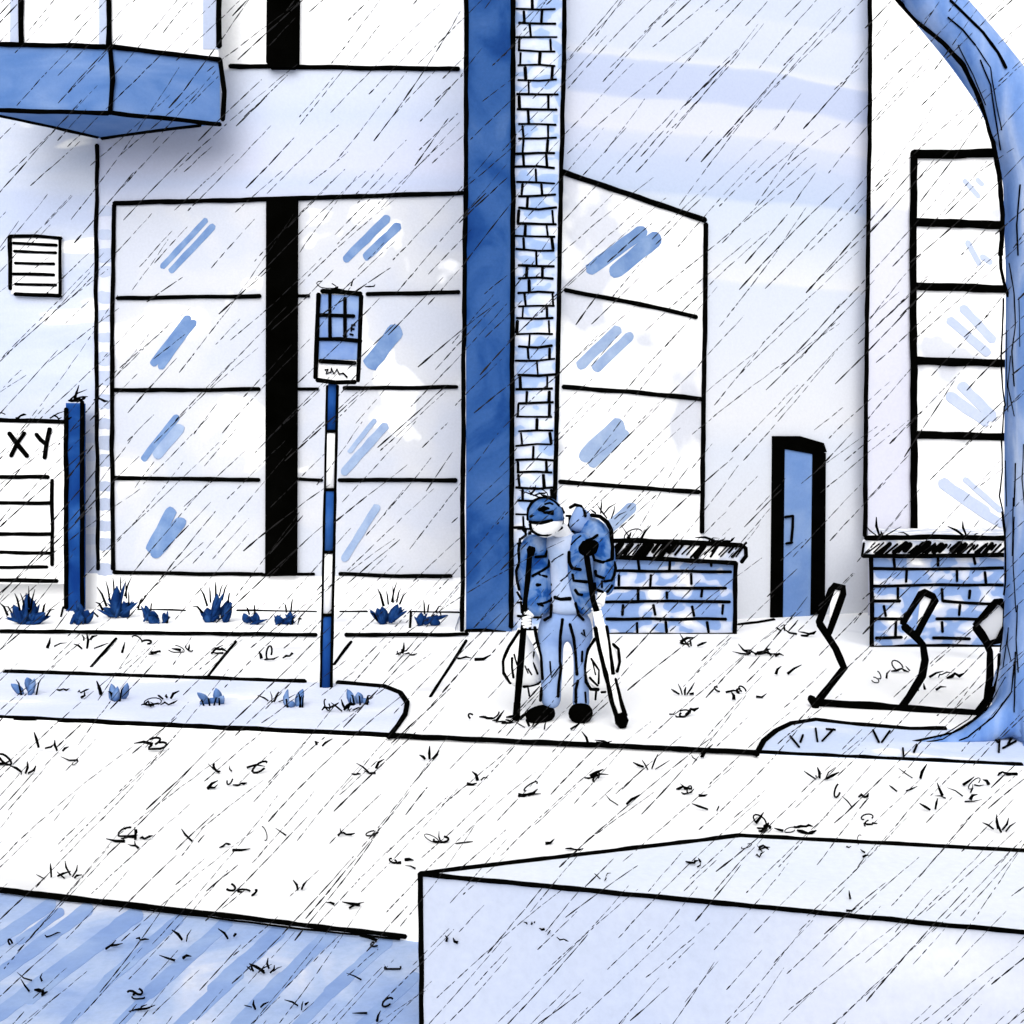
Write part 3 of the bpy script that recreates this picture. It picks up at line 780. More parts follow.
PU = 12.3 / F       # metres per px at the bed
def pxplant(x, y, Y, z0, leaves, blades, **k):
    if 'tuft' in k['name']:
        leaves = [(a_ * .6 + x * .4, y, c_, d_, w_ * 1.15) for a_, b_, c_, d_, w_ in leaves]
        blades = [(a_, y, c_, d_ - 1, w_) for a_, b_, c_, d_, w_ in blades]
    loc = V((px_x(x, Y), Y, z0)); u = Y / F
    cv = lambda a: [((x0 - x) * u, max(0, (y - y0) * u), (x1 - x) * u, (y - y1) * u, w_ * u) for x0, y0, x1, y1, w_ in a]
    return plant(loc=loc, leaves=cv(leaves), blades=[(a_, b_, c_, d_, e_ * .5) for a_, b_, c_, d_, e_ in cv(blades)], **k)

G1 = 'dark blue plants in the flower bed'
Yb = lambda y: F * (CH - .04) / (y - HY)
pxplant(30, 624, Yb(624), .04, [(22, 624, 16, 604, 14), (28, 624, 28, 594, 12), (34, 622, 48, 612, 11), (24, 622, 8, 614, 9), (32, 620, 34, 600, 10), (28, 624, 42, 618, 10)],
        [(30, 612, 34, 585, 2.2), (32, 612, 40, 588, 2.2), (22, 610, 16, 593, 2.4), (10, 615, 4, 602, 2.6), (14, 612, 6, 606, 1.8), (44, 614, 50, 602, 2.6), (48, 616, 55, 609, 2.2), (26, 610, 26, 592, 2)],
        name='shrub', label='dark blue spiky shrub under the white signboard', cat='shrub', group=G1, mat=LEAFD)
pxplant(80, 624, Yb(624), .04, [(76, 624, 82, 610, 12), (82, 624, 88, 610, 12), (80, 618, 74, 602, 8), (80, 620, 86, 616, 12)], [],
        name='shrub', label='small rounded dark blue shrub at the foot of the blue post', cat='shrub', group=G1, mat=LEAFD)
pxplant(118, 618, Yb(618), .04, [(116, 617, 120, 585, 11), (112, 616, 102, 608, 9), (120, 616, 130, 602, 11), (118, 616, 112, 598, 10), (126, 618, 126, 600, 8)],
        [(108, 606, 100, 586, 2.6), (111, 602, 107, 580, 2), (116, 594, 114, 577, 2), (126, 596, 132, 577, 2), (128, 598, 129, 580, 1.8), (104, 610, 96, 602, 2.6), (100, 616, 94, 612, 2), (130, 606, 132, 590, 1.8), (122, 590, 124, 576, 1.6)],
        name='shrub', label='tall dark blue spiky shrub beside the corner of the building', cat='shrub', group=G1, mat=LEAFD)
pxplant(154, 623, Yb(623), .04, [(148, 621, 144, 606, 10), (152, 622, 156, 610, 10), (164, 623, 166, 612, 8), (158, 623, 150, 616, 9)],
        [(152, 610, 155, 602, 1.8), (140, 608, 144, 597, 2), (168, 624, 172, 615, 2)],
        name='shrub', label='low dark blue shrub under the left part of the big window', cat='shrub', group=G1, mat=LEAFD)
pxplant(215, 622, Yb(622), .04, [(210, 624, 206, 608, 11), (214, 620, 219, 593, 10), (222, 620, 228, 600, 10), (212, 620, 202, 612, 8), (226, 622, 230, 602, 8)],
        [(208, 606, 200, 588, 2.4), (212, 602, 212, 586, 2), (217, 596, 218, 581, 2.2), (223, 600, 229, 583, 2), (229, 602, 233, 591, 2), (204, 612, 196, 605, 2.6), (220, 596, 224, 584, 1.6)],
        name='shrub', label='dark blue spiky shrub left of the black window pillar', cat='shrub', group=G1, mat=LEAFD)
pxplant(254, 624, Yb(624), .04, [(250, 622, 244, 613, 9), (256, 624, 256, 612, 9), (252, 624, 262, 620, 8)], [(250, 614, 248, 606, 1.8), (256, 613, 257, 603, 1.8)],
        name='shrub', label='tiny dark blue shrub just left of the black pillar foot', cat='shrub', group=G1, mat=LEAFD)
pxplant(286, 624, Yb(624), .04, [(281, 625, 279, 614, 10), (290, 624, 291, 611, 9), (284, 626, 287, 618, 8)], [(287, 612, 286, 603, 2), (292, 611, 295, 597, 2), (302, 618, 299, 624, 2.4), (293, 627, 296, 616, 2)],
        name='shrub', label='small dark blue shrub between black pillar and bus stop pole', cat='shrub', group=G1, mat=LEAFD)
pxplant(388, 624, Yb(624), .04, [(384, 625, 377, 608, 10), (390, 622, 398, 604, 10), (386, 622, 382, 606, 9), (394, 620, 402, 606, 7)],
        [(384, 606, 378, 588, 3), (389, 604, 387, 590, 2), (392, 602, 397, 582, 2.2), (397, 602, 402, 587, 2), (400, 604, 408, 591, 2.2), (394, 602, 394, 584, 1.6), (378, 620, 372, 612, 2.4)],
        name='shrub', label='dark blue spiky shrub right of the bus stop pole', cat='shrub', group=G1, mat=LEAFD)
pxplant(426, 626, Yb(626), .04, [(420, 627, 421, 613, 9), (430, 620, 440, 625, 9), (424, 624, 432, 616, 7)], [(425, 614, 424, 599, 2), (428, 612, 430, 603, 2), (436, 612, 442, 606, 2), (440, 612, 442, 618, 1.8)],
        name='shrub', label='dark blue shrub beside the dark blue column', cat='shrub', group=G1, mat=LEAFD)
G2 = 'pale blue tufts on the left verge'
Yv = lambda y: F * (CH - .022) / (y - HY)
for x, y, lv, bl, lab in ((26, 694, [(22, 695, 15, 682, 9), (33, 688, 30, 676, 8), (36, 690, 38, 677, 6)], [(24, 686, 22, 678, 2), (38, 688, 42, 680, 2)], 'pale blue grass tuft at the left end of the verge'),
                          (118, 700, [(112, 696, 107, 686, 8), (117, 698, 122, 684, 7), (124, 694, 129, 682, 7), (116, 700, 112, 690, 7)], [(114, 696, 112, 690, 2), (117, 698, 116, 690, 2), (122, 696, 130, 684, 2.2)], 'pale blue grass tuft below the corner of the building'),
                          (212, 704, [(205, 698, 201, 690, 8), (202, 706, 200, 703, 7), (222, 698, 216, 688, 8), (222, 702, 226, 694, 8), (214, 704, 210, 698, 7)], [(206, 704, 204, 700, 2), (212, 706, 210, 698, 2), (216, 700, 220, 698, 2), (221, 706, 223, 698, 2)], 'pale blue grass tuft below the spiky shrubs'),
                          (292, 706, [(286, 704, 285, 692, 7), (292, 708, 294, 698, 8), (300, 700, 302, 690, 8), (300, 706, 303, 700, 7)], [(289, 706, 288, 698, 2.4), (302, 702, 301, 690, 2), (304, 704, 305, 695, 2), (301, 690, 306, 692, 1.8)], 'pale blue grass tuft just left of the bus stop pole foot'),
                          (360, 704, [(352, 700, 346, 691, 8), (360, 702, 358, 692, 8), (366, 706, 368, 700, 8)], [(355, 703, 352, 694, 2.2), (361, 703, 359, 696, 2), (366, 704, 372, 694, 2.4), (368, 702, 371, 698, 2)], 'pale blue grass tuft right of the bus stop pole foot')):
    pxplant(x, y, Yv(y), .022, lv, bl, name='grass_tuft', label=lab, cat='grass tuft', group=G2, mat=LEAFL)

# ------------------------------------------------------------------ person
PY = 7.42
U = PY / F
def pp(x, y, dy=0.0): return at(x, y, PY + dy)
PE = thing('person', 'stooped person in blue cap, puffy blue jacket and pale trousers leaning on crutches', 'person', (px_x(562, PY), PY, 0))
# continuous body: torso, bowed head, arms with five-fingered hands, legs
N = []; E = []; R = []
def add(p, r, prev=None):
    N.append((p, r * U)); i = len(N) - 1
    if prev is not None: E.append((prev, i))
    else: R.append(i)
    return i
pel = add(pp(566, 612), 13)
sp = add(pp(567, 585, .02), 13, pel); ch = add(pp(566, 553, .03), 13, sp); nk = add(pp(562, 531, -.06), 9, ch); hd0 = add(pp(552, 525, -.16), 10, nk); hd = add(pp(546, 517, -.20), 14, hd0); ht = add(pp(546, 505, -.18), 12, hd)
# nose and chin of the bowed face
ns = add(pp(545, 524, -.31), 3, hd)
HANDS = {}
for side, pts in (('a', [(540, 546, .0, 8), (531, 560, -.02, 8), (533, 588, -.05, 7), (531, 611, -.12, 4.6)]), ('b', [(598, 540, .0, 8), (603, 562, -.02, 8), (603, 585, -.05, 7), (601, 598, -.12, 4.6)])):
    pr = ch
    for x, y, dy, r_ in pts: pr = add(pp(x, y, dy), r_, pr)
    HANDS[side] = pr
for pts in ([(549, 634, .0, 11), (552, 664, -.03, 8), (551, 696, .02, 6), (550, 709, .0, 4), (544, 712, -.06, 3)], [(584, 634, .0, 11), (583, 664, -.03, 8), (581, 696, .02, 6), (581, 709, .0, 4), (581, 712, -.06, 3)]):
    pr = pel
    for x, y, dy, r_ in pts: pr = add(pp(x, y, dy), r_, pr)
# palm + fingers, curled round the crutch shafts
def hand(wr, cx, cy, dy, sgn):
    palm = add(pp(cx, cy, dy), 4.6, wr)
    for k, ln in enumerate((.85, 1.0, .95, .75)):
        yy = cy - 1 + k * 2.9
        f0 = add(pp(cx + sgn * 1, yy, dy - .01), 1.5)
        f1 = add(pp(cx - sgn * 4.5 * ln, yy + .6, dy - .055), 1.45, f0)
        f2 = add(pp(cx - sgn * 8 * ln, yy + 1.2, dy - .035), 1.35, f1)
        f3 = add(pp(cx - sgn * 7.5 * ln, yy + 1.4, dy - .005), 1.2, f2)
    t0 = add(pp(cx + sgn * 2, cy - 3, dy - .02), 1.8); t1 = add(pp(cx - sgn * 2.5, cy - 5.5, dy - .05), 1.6, t0); add(pp(cx - sgn * 6, cy - 4.5, dy - .06), 1.4, t1)
hand(HANDS['a'], 530, 618, -.15, 1)
hand(HANDS['b'], 600, 606, -.17, 1)
vs, fs = skin(N, E, 2, R)
body = MB(); body.add(vs, fs, 0, True)
body.build('body', [PAPER], PE)
Z1 = lambda *p: [(490 + x / 6.827, 480 + y / 6.827) for x, y in p]
Z2 = lambda *p: [(490 + x / 6.827, 600 + y / 6.827) for x, y in p]
def garment(name, nodes, edges, mat, strokes, Yf, sub=2, roots=(0,), lab=None, parent=PE, extra=None):
    vs, fs = skin([(p, r * U, (r2 if r2 else r) * U) for p, r, r2 in nodes], edges, sub, roots)
    m = MB(); m.add(vs, fs, 0, True)
    if extra: extra(m)
    bv = m.bvh()
    for pts, wd in strokes: hug(m, pts, wd, bv, Yf)
    o = m.build(name, [mat, INK], parent)
    if lab: o['label'] = lab
    return o
garment('shirt', [(pp(567, 616, -.02), 22, None), (pp(567, 604, -.02), 23, None), (pp(566, 585, -.0), 20, None), (pp(565, 562, -.01), 21, None), (pp(562, 545, -.03), 20, None), (pp(559, 532, -.06), 15, None)], [(0, 1), (1, 2), (2, 3), (3, 4), (4, 5)], SHIRT,
        [(Z1((440, 800), (480, 815), (550, 810)), 4), (Z1((420, 560), (440, 540), (500, 505)), 1.2), (Z1((480, 690), (535, 650)), 1.2)], PY - .12)
garment('trousers', [(pp(567, 603), 25, 22), (pp(566, 617), 26.5, 24), (pp(549, 634, -.01), 15.5, None), (pp(552, 662, -.03), 12, None), (pp(551, 690), 11, None), (pp(551, 710), 11, None), (pp(583, 636, -.01), 12.5, None), (pp(582, 662, -.03), 9, None), (pp(581, 690), 8.6, None), (pp(581, 710), 9.6, None)],
        [(0, 1), (1, 2), (2, 3), (3, 4), (4, 5), (1, 6), (6, 7), (7, 8), (8, 9)], JEANS,
        [(Z2((305, 185), (320, 270), (350, 380), (360, 540)), 3.4), (Z2((352, 600), (345, 690)), 3), (Z2((495, 130), (480, 250), (475, 420), (485, 460), (470, 560), (465, 660)), 3.2),
         (Z2((545, 165), (570, 260), (585, 380), (595, 510)), 3.2), (Z2((600, 550), (585, 610), (585, 700)), 3), (Z2((630, 350), (628, 420)), 2.4), (Z2((640, 205), (650, 250), (625, 225)), 2), (Z2((410, 420), (420, 530), (475, 455)), 1.8), (Z2((650, 630), (655, 700)), 2.2)], PY - .1)
# jacket: shoulders over the back, two puffy sleeves and the hanging front flap
jn = [(pp(538, 534, .0), 12, None), (pp(535, 547, -.02), 16.5, None), (pp(534, 572, -.05), 18, None), (pp(536, 594, -.08), 17, None), (pp(538, 611, -.10), 13, None), (pp(539, 616, -.10), 9, None),
      (pp(578, 528, .03), 12, None), (pp(592, 529, .02), 17, None), (pp(600, 543, .0), 17, None), (pp(603, 564, -.03), 14, None), (pp(603, 582, -.05), 13.5, None), (pp(602, 597, -.07), 11, None),
      (pp(582, 532, -.05), 13, None), (pp(580, 552, -.10), 15, None), (pp(580, 575, -.12), 14, None), (pp(583, 598, -.12), 12, None), (pp(587, 616, -.10), 8, None),
      (pp(546, 540, .12), 16, None), (pp(568, 540, .14), 22, None), (pp(590, 540, .12), 18, None), (pp(568, 575, .12), 22, None), (pp(568, 600, .1), 20, None)]
je = [(0, 1), (1, 2), (2, 3), (3, 4), (4, 5), (6, 7), (7, 8), (8, 9), (9, 10), (10, 11), (12, 13), (13, 14), (14, 15), (15, 16), (17, 18), (18, 19), (18, 20), (20, 21)]
js = [(Z1((690, 240), (750, 250), (800, 290), (825, 340), (830, 400), (835, 460), (832, 540)), 4.2), (Z1((850, 560), (860, 600), (850, 650), (830, 685), (780, 692)), 3), (Z1((735, 375), (700, 400), (655, 415)), 3), (Z1((555, 440), (590, 405), (620, 380)), 2),
      (Z1((700, 510), (712, 545), (770, 562), (830, 540)), 3.6), (Z1((720, 620), (725, 650), (780, 670)), 3.2), (Z1((715, 705), (720, 745), (770, 765)), 3.2), (Z1((800, 765), (835, 720)), 3), (Z1((765, 690), (765, 735)), 2.2),
      (Z1((540, 490), (540, 560), (560, 600), (620, 612)), 3.6), (Z1((562, 645), (570, 688), (660, 697)), 3.4), (Z1((580, 750), (600, 780), (630, 785)), 3.2), (Z1((585, 840), (605, 920), (640, 955)), 3.2),
      (Z1((205, 400), (195, 480), (200, 560), (180, 620), (185, 690), (200, 750)), 2.8), (Z1((185, 765), (215, 815)), 2.4), (Z1((210, 830), (217, 905)), 2.4),
      (Z1((378, 390), (392, 440), (380, 520), (310, 525)), 3.4), (Z1((405, 545), (400, 590), (360, 615), (290, 655)), 3), (Z1((330, 635), (345, 650), (390, 660)), 2.6), (Z1((420, 630), (428, 680), (420, 715), (320, 715)), 3.2), (Z1((425, 745), (415, 820), (330, 850)), 3), (Z1((325, 845), (365, 860)), 2.4), (Z1((420, 850), (415, 930), (370, 958)), 3.2),
      (Z1((165, 325), (235, 320), (245, 375), (215, 400)), 3), (Z1((225, 330), (240, 350)), 4), (Z1((545, 400), (560, 370), (572, 345)), 3.2)]
garment('jacket', jn, je, JACKET, js, PY - .12, roots=(0, 6, 12, 17))
garment('hood', [(pp(571, 530, -.03), 8, None), (pp(576, 518, -.03), 10.5, None), (pp(581, 510, .0), 7, None), (pp(590, 524, .04), 10, None)], [(0, 1), (1, 2), (1, 3)], JEANS,
        [(Z1((545, 190), (580, 170), (620, 180), (645, 215), (652, 245)), 3.4), (Z1((545, 245), (545, 290), (530, 340)), 3.2), (Z1((520, 245), (550, 245)), 2.4)], PY)
# cap and white face covering on the bowed head
hc = pp(545.5, 519, -.20)
def dome(m, c, rx, ry, rz, a0, a1, mat, n=24, k=10):
    m.rings([(V(c) + V((0, 0, rz * math.sin(a0 + (a1 - a0) * i / k))), rx * max(.02, math.cos(a0 + (a1 - a0) * i / k)), ry * max(.02, math.cos(a0 + (a1 - a0) * i / k))) for i in range(k + 1)], mat, n)
cp = MB(); dome(cp, hc, 18 * U, 19 * U, 21.5 * U, -.06, math.pi / 2, 0)
cb = cp.bvh()
for pts, wd in ((Z1((258, 270), (262, 200), (290, 150), (340, 125), (400, 125), (440, 150), (470, 175)), 3.6), (Z1((275, 250), (340, 238), (430, 215)), 3), (Z1((335, 205), (370, 185), (400, 190), (350, 215), (430, 230)), 3.4), (Z1((375, 165), (410, 155), (430, 165)), 2.2),
                (Z1((490, 190), (505, 225)), 2.6)):
    hug(cp, pts, wd, cb, hc.y)
cp.build('cap', [CAPB, INK], PE)
mk = MB(); dome(mk, hc, 17.2 * U, 18.5 * U, 18 * U, -math.pi / 2, .02, 0)
nv = [(pp(545, 524, -.33), 5, None), (pp(546, 530, -.29), 7, None)]
cb = mk.bvh()
for pts, wd in ((Z1((272, 285), (350, 290), (420, 275), (498, 262)), 4), (Z1((275, 300), (285, 345), (330, 370), (390, 374), (440, 352), (490, 325)), 3.8), (Z1((500, 260), (495, 300)), 2.4)):
    hug(mk, pts, wd, cb, hc.y)
tag(mk.build('face_mask', [PAPER, INK], PE), 'white face covering')
# shoes
for nd, lab in (([(pp(552, 710, .04), 9.5, None), (pp(543, 712, -.04), 12.5, None), (pp(526, 717, -.12), 9.5, None)], None), ([(pp(582, 709, .05), 10.5, None), (pp(581, 711, -.06), 14, None), (pp(579, 714, -.14), 12.5, None)], None)):
    vs, fs = skin([(p, r * U, r * U) for p, r, _ in nd], [(0, 1), (1, 2)], 2, (0,))
    for p in vs: p.z = max(.016, .016 + (p.z - .016) * .82)
    m = MB(); m.add(vs, fs, 0, True); m.build('shoe', [INK], PE)

# crutches
ca = thing('crutch', 'thin all black crutch on the side nearest the blue column', 'crutch', G0(516, 722), 'crutches of the stooped person')
t0, t1 = V(G0(516, 722)) + V((0, 0, .03)), at(530, 552, 7.22)
b = MB(); b.tube([t0, t0.lerp(t1, .3), t0.lerp(t1, .6), t1], [.021, .024, .020, .018], 0, 10); b.build('shaft', [INK], ca)
b = MB(); b.tube([at(530.5, 556, 7.22), at(531, 550, 7.22), at(532, 546.5, 7.22)], [.02, .03, .022], 0, 12); b.build('grip', [INK], ca)
b = MB(); b.tube([t0 - V((0, 0, .03)), t0 + (t1 - t0) * .09], [.026, .024], 0, 12); b.build('foot_tip', [INK], ca)
cb_ = thing('crutch', 'crutch with white lower shaft and black handle beside the low brick wall', 'crutch', G0(623, 731), 'crutches of the stooped person')
f0 = V(G0(623, 731)) + V((0, 0, .02))
b = MB(); b.tube([at(586, 552, 7.12), at(590, 578, 7.12), at(593, 600, 7.12), at(597, 612, 7.12)], [.020, .019, .018, .02], 0, 10); b.build('upper_shaft', [INK], cb_)
b = MB(); b.tube([at(597, 611, 7.12), at(603, 640, 7.13), at(610, 676, 7.15), at(622, 724, 7.17)], [.03, .034, .028, .03], 0, 12)
bv = b.bvh()
for pts, wd in ((Z2((722, 190), (750, 340), (790, 500), (830, 680), (880, 850)), 5), (Z2((795, 180), (815, 320), (840, 500)), 4), (Z2((855, 540), (890, 680), (925, 790)), 4.2), (Z2((785, 512), (850, 500)), 2.4)): hug(b, pts, wd, bv, 7.13)
b.build('lower_shaft', [PAPER, INK], cb_)
b = MB(); b.tube([at(581, 550, 7.11), at(585, 549, 7.09), at(592, 547, 7.10), at(595, 544, 7.13)], [.03, .055, .05, .03], 0, 12); b.tube([at(586, 546, 7.10), at(587, 555, 7.10)], [.045, .03], 0, 12); b.build('handle', [INK], cb_)
b = MB(); b.tube([f0, at(622, 722, 7.17), at(619, 712, 7.17)], [.022, .046, .036], 0, 12); b.build('foot_tip', [INK], cb_)

# carrier bags hanging from the hands
def bag(label, Y, rows, strokes, handle):
    u = Y / F
    x, y, h_ = rows[len(rows) // 2]
    r = thing('carrier_bag', label, 'bag', at(x, rows[-1][1], Y), 'white bags hanging from the crutch hands')
    m = MB(); m.rings([(at(x, y, Y), h_ * u, h_ * u * .62) for x, y, h_ in rows], 0, 22)
    for i in range(len(m.v)):       # crumple
        p = m.v[i]; m.v[i] = p + V((mnoise.noise(p * 14), mnoise.noise(p * 14 + V((5, 0, 0))), 0)) * .008
    bv = m.bvh()
    for pts, wd in strokes: hug(m, pts, wd, bv, Y)
    m.build('sack', [PAPER, INK], r)
    hm = MB(); hm.ink([at(a, c, Y) for a, c in handle], 1.8, 0); hm.build('handle', [PAPER], r)
bag('white carrier bag hanging beside the all black crutch', 7.56, [(521, 628, 3), (521, 634, 6), (521, 645, 12), (521, 658, 18), (522, 670, 20), (523, 680, 18), (524, 686, 11), (524, 687, 4)],
    [(Z2((200, 210), (130, 320), (90, 420), (95, 500), (140, 568)), 3.6), (Z2((355, 540), (330, 570), (230, 592)), 3.2), (Z2((150, 395), (150, 460), (160, 530)), 2.6), (Z2((165, 370), (185, 440)), 1.8), (Z2((300, 355), (288, 420), (325, 505)), 2.4), (Z2((260, 470), (285, 510)), 1.8), (Z2((240, 450), (262, 500)), 1.4), (Z2((260, 600), (270, 655)), 1.8)],
    [(528, 619), (524, 624), (521, 630)])
bag('white carrier bag hanging behind the crutch with white shaft', 7.33, [(602, 624, 3), (602, 632, 6), (602, 642, 11), (602, 655, 16), (602, 670, 17.5), (603, 682, 15), (604, 689, 9), (604, 690, 4)],
    [(Z2((715, 265), (670, 340), (650, 450), (655, 560), (690, 610), (740, 612)), 3.4), (Z2((840, 302), (875, 335), (885, 420), (868, 488)), 3.4), (Z2((690, 400), (745, 480), (740, 570)), 2.2), (Z2((680, 530), (735, 585)), 2.6), (Z2((700, 420), (720, 510)), 1.6), (Z2((725, 625), (720, 680)), 2.4), (Z2((760, 630), (790, 628)), 2.4)],
    [(600, 612), (602, 618), (602, 626)])

# ------------------------------------------------------------------ rain and its splashes
rn = MB()
rr = random.Random(21)

def ground_Y(y):
    return 1e9 if y <= HY + 20 else F * CH / (y - HY)
cells = [(x, y) for x in range(-420, 1450, 40) for y in range(-160, 1180, 40)]
rr.shuffle(cells)
for cx_, cy_ in cells:
    x, y = cx_ + rr.uniform(0, 40), cy_ + rr.uniform(0, 40)
    Ymax = min(10.2, ground_Y(y + 10) * .93)
    if y > 820 and 400 < x: Ymax = min(Ymax, 2.8)
    Y = rr.uniform(min(2.6, Ymax * .9), min(Ymax, 6.8))
    if rr.random() < .25: Y = rr.uniform(min(6.5, Ymax * .9), Ymax)
    L = rr.choice((40, 60, 80, 100, 130, 170)) * rr.uniform(.8, 1.2)
    an = math.radians(rr.gauss(46, 4))
    bold = rr.random() < .2
    dx, dz = math.cos(an), math.sin(an)
    u = Y / F
    p0 = at(x, y, Y)
    dy = rr.uniform(-.08, .08)
    if p0.z < .03: continue

    t = 0.0
    sd = rr.uniform(0, 99)
    curve = rr.uniform(-.05, .05)
    while t < L:
        seg = rr.uniform(3, 13) if not bold else rr.uniform(10, 22)
        t2 = min(L, t + seg)
        w_ = (rr.uniform(.75, 1.6) if not bold else rr.uniform(1.2, 2.3)) * (1 - .45 * t / L)
        a_, c_ = [], 0
        P = []
        for q in (t, t2):
            w2 = curve * q * q / 100 + .7 * mnoise.noise(V((q * .07, sd, 0)))
            P.append(p0 + V((dx * q + dz * w2, dy * q, dz * q - dx * w2)) * u)
        rn.tube([P[0], P[0].lerp(P[1], .5), P[1]], [w_ * .25 * u, w_ * .5 * u, w_ * .2 * u], 0, 4, False)
        t = t2 + (rr.choice((.3, .8, 1.5, 3)) * rr.uniform(.6, 1.4) if not bold else rr.uniform(.2, 1.8))
tag(rn.build('rain', [RAIN]), 'slanting dark streaks of falling rain', 'rain', kind='stuff')

SPL = [(25, 775), (80, 765), (150, 747), (226, 772), (246, 771), (127, 838), (152, 846), (196, 842), (224, 846), (50, 880), (70, 879), (246, 893), (283, 838), (362, 772), (478, 783), (352, 839), (441, 847), (408, 864), (347, 906), (300, 890),
       (30, 940), (30, 988), (120, 945), (183, 943), (176, 965), (136, 1002), (232, 938), (255, 968), (268, 972), (370, 947), (378, 970), (302, 1007), (375, 1010), (255, 1010), (560, 850), (622, 806), (650, 770), (694, 794), (714, 812), (748, 825), (770, 830), (785, 828), (848, 798), (855, 808), (900, 792), (876, 824), (918, 780), (955, 800),
       (935, 812), (1000, 832), (1010, 775), (470, 719), (492, 720), (505, 722), (530, 728), (555, 730), (684, 644), (692, 648), (764, 656), (722, 692), (684, 696), (680, 716), (745, 700), (756, 694), (785, 632), (808, 636), (884, 682), (904, 672), (938, 678), (935, 693), (784, 677), (770, 656),
       (60, 648), (86, 642), (88, 650), (136, 656), (152, 645), (194, 652), (208, 655), (275, 660), (390, 657), (462, 660), (68, 692), (84, 697), (152, 706), (168, 700), (273, 703), (330, 711), (347, 712), (60, 752), (10, 768), (40, 750), (215, 790), (318, 748), (430, 760), (600, 745), (700, 760), (520, 795), (590, 780), (820, 780), (980, 790)]
sp_ = MB()
def splash(P, u, rng, big=1.0):
    """one raindrop bursting: a few jets, drop loops and flicks, never the same mix twice"""
    n_ = rng.choice((2, 2, 3, 3, 4, 5))
    if rng.random() < .3:       # a proper crown
        for k in range(n_):
            a_ = -1.25 + 2.5 * (k + rng.uniform(.1, .9)) / n_; L = rng.uniform(3, 13) * u * big
            q = P + V((a_ * 4 * u, rng.uniform(-.03, .03), .4 * u))
            e_ = q + V((math.sin(a_) * L, rng.uniform(-.02, .02), math.cos(a_) * L * .9 + .6 * u))
            m_ = (q + e_) / 2 + V((rng.uniform(-1.5, 1.5) * u, 0, rng.uniform(0, 1.5) * u))
            w_ = rng.uniform(.5, 1.3) * u
            sp_.tube([q + V((0, 0, w_)), m_, e_], [w_ * .8, w_, w_ * .35], 0, 5)
        return
    for k in range(n_):
        c_ = P + V((rng.uniform(-11, 11) * u * big, rng.uniform(-.07, .07), rng.uniform(.8, 2.2) * u))
        t = rng.random(); w_ = rng.uniform(.55, 1.35) * u
        dr_ = rng.uniform(-.5, 3.6)
        ax = V((math.cos(dr_), rng.uniform(-.2, .2), abs(math.sin(dr_)) * .8)); nx = V((-ax.z, 0, ax.x))
        L = rng.uniform(5, 13) * u * big
        if t < .22:              # narrow leaf-like drop loop
            pts = []
            arc = rng.uniform(3.0, 5.6); a0 = rng.uniform(0, 6.3); f = rng.uniform(.14, .32)
            for i in range(11):
                a_ = a0 + arc * i / 10
                p = c_ + ax * (math.cos(a_) * .5 + .5) * L + nx * math.sin(a_) * L * f
                pts.append(V((p.x, p.y, max(p.z, P.z + .6 * u))))
            sp_.tube(pts, w_ * .75, 0, 5)
        elif t < .75:           # flick
            pts = [c_, c_ + ax * L * .5 + nx * rng.uniform(-2, 2) * u, c_ + ax * L]
            pts = [V((p.x, p.y, max(p.z, P.z + .6 * u))) for p in pts]
            sp_.tube(pts, [w_ * 1.2, w_, w_ * .3], 0, 5)
        else:                   # wriggle
            pts = [c_]
            for q in range(4):
                p = pts[-1] + V((rng.uniform(1, 4.5) * u, rng.uniform(-.02, .02), rng.uniform(-2.5, 2.5) * u)); pts.append(V((p.x, p.y, max(P.z + .6 * u, p.z))))
            sp_.tube(pts, [w_ * .6, w_ * 1.2, w_ * .9, w_ * 1.2, w_ * .4], 0, 5)
rg = random.Random(5)
for x, y in SPL:
    Y = F * CH / (y - HY)
    if 5 < y - 670 < 62 and x < 400: Y = F * (CH - .022) / (y - HY); z = .022
    elif y < 760: Y = F * (CH - .015) / (y - HY); z = .015
    elif y > 935 or (y > 890 + x * .116): z = -.008
    else: z = 0
    splash(V((px_x(x, Y), Y, z)), Y / F * 1.25, rg, 1.15)
for x, y in ((603, 878), (845, 905), (752, 852), (860, 852), (690, 862)): 
    p = PT(x, y); splash(p, p.y / F, rg)
for x, y in ((530, 922), (552, 930), (450, 940), (440, 948), (455, 930)):
    p = BLK(x, y, .01); splash(p, p.y / F, rg, .8)
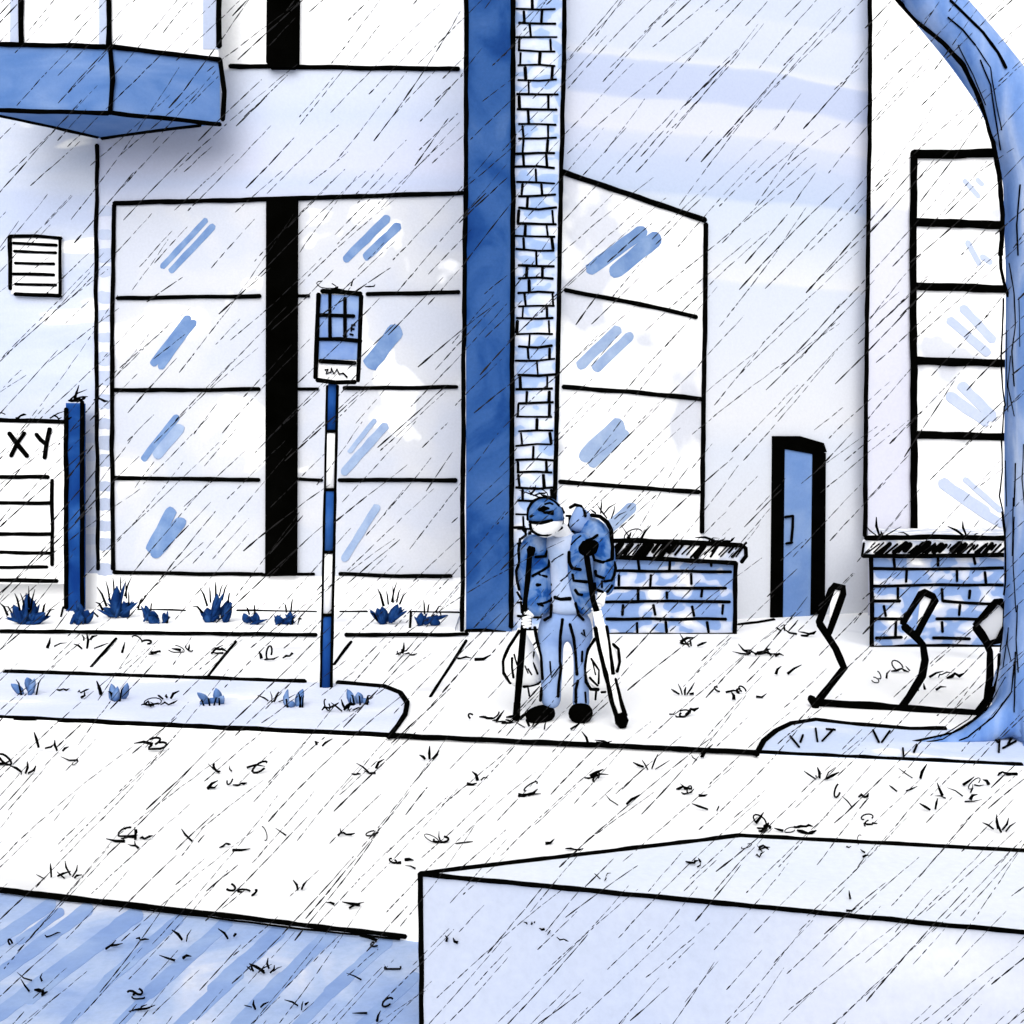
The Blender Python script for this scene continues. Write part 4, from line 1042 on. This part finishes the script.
# splashes bouncing off the tops of things
for x, y, Y in ((335, 290, 8.45), (352, 288, 8.45), (545, 497, 7.2), (538, 498, 7.2), (600, 515, 7.4), (610, 520, 7.4), (72, 402, 12.55), (82, 402, 12.55), (640, 540, 11.3), (710, 542, 11.3), (880, 537, 10.5), (895, 537, 10.5), (968, 537, 10.5), (20, 419, 12.55), (48, 420, 12.55)):
    splash(at(x, y, Y), Y / F * 1.1, rg, 1.5)
for x in range(-260, 1300, 47):      # beyond the frame the rain goes on
    for y in (700, 800, 900):
        if -20 < x < 1040: continue
        Y = F * CH / (y - HY); splash(V((px_x(x, Y), Y, .015)), Y / F, rg)
tag(sp_.build('rain_splashes', [INK]), 'small dark splashes of rain on ground and ledges', 'splashes', kind='stuff')

# ------------------------------------------------------------------ camera, light
cam = bpy.data.cameras.new('camera'); co = bpy.data.objects.new('camera', cam); COL.objects.link(co)
co.location = CAM; co.rotation_euler = (math.radians(90), 0, 0)
cam.sensor_width = 36; cam.lens = 36 * F / 1024; cam.shift_y = (HY - 512) / 1024; cam.clip_end = 500; cam.clip_start = .05
SC.camera = co
EL, RZ = 40, 6            # bright overcast: a wide soft sun behind the viewer
wd = bpy.data.worlds.new('World'); SC.world = wd; wd.use_nodes = True
nt = wd.node_tree; nt.nodes.clear()
sk = nt.nodes.new('ShaderNodeTexSky'); sk.sky_type = 'NISHITA'; sk.sun_disc = False
sk.sun_elevation = math.radians(EL); sk.sun_rotation = math.radians(180 + RZ); sk.dust_density = 4; sk.air_density = 1.0
hs = nt.nodes.new('ShaderNodeHueSaturation'); hs.inputs['Saturation'].default_value = .12
bg = nt.nodes.new('ShaderNodeBackground'); bg.inputs['Strength'].default_value = .09
ow = nt.nodes.new('ShaderNodeOutputWorld')
nt.links.new(sk.outputs[0], hs.inputs['Color']); nt.links.new(hs.outputs[0], bg.inputs[0]); nt.links.new(bg.outputs[0], ow.inputs[0])
su = bpy.data.lights.new('sun', 'SUN'); su.energy = 1.5; su.angle = math.radians(60); su.color = (1, .985, .965)
so = bpy.data.objects.new('sun', su); COL.objects.link(so)
so.rotation_euler = (math.radians(90 - EL), 0, math.radians(-RZ))
vs_ = SC.view_settings; SC.display_settings.display_device = 'sRGB'
vs_.view_transform = 'Standard'; vs_.look = 'None'; vs_.gamma = 1; vs_.exposure = 0.80
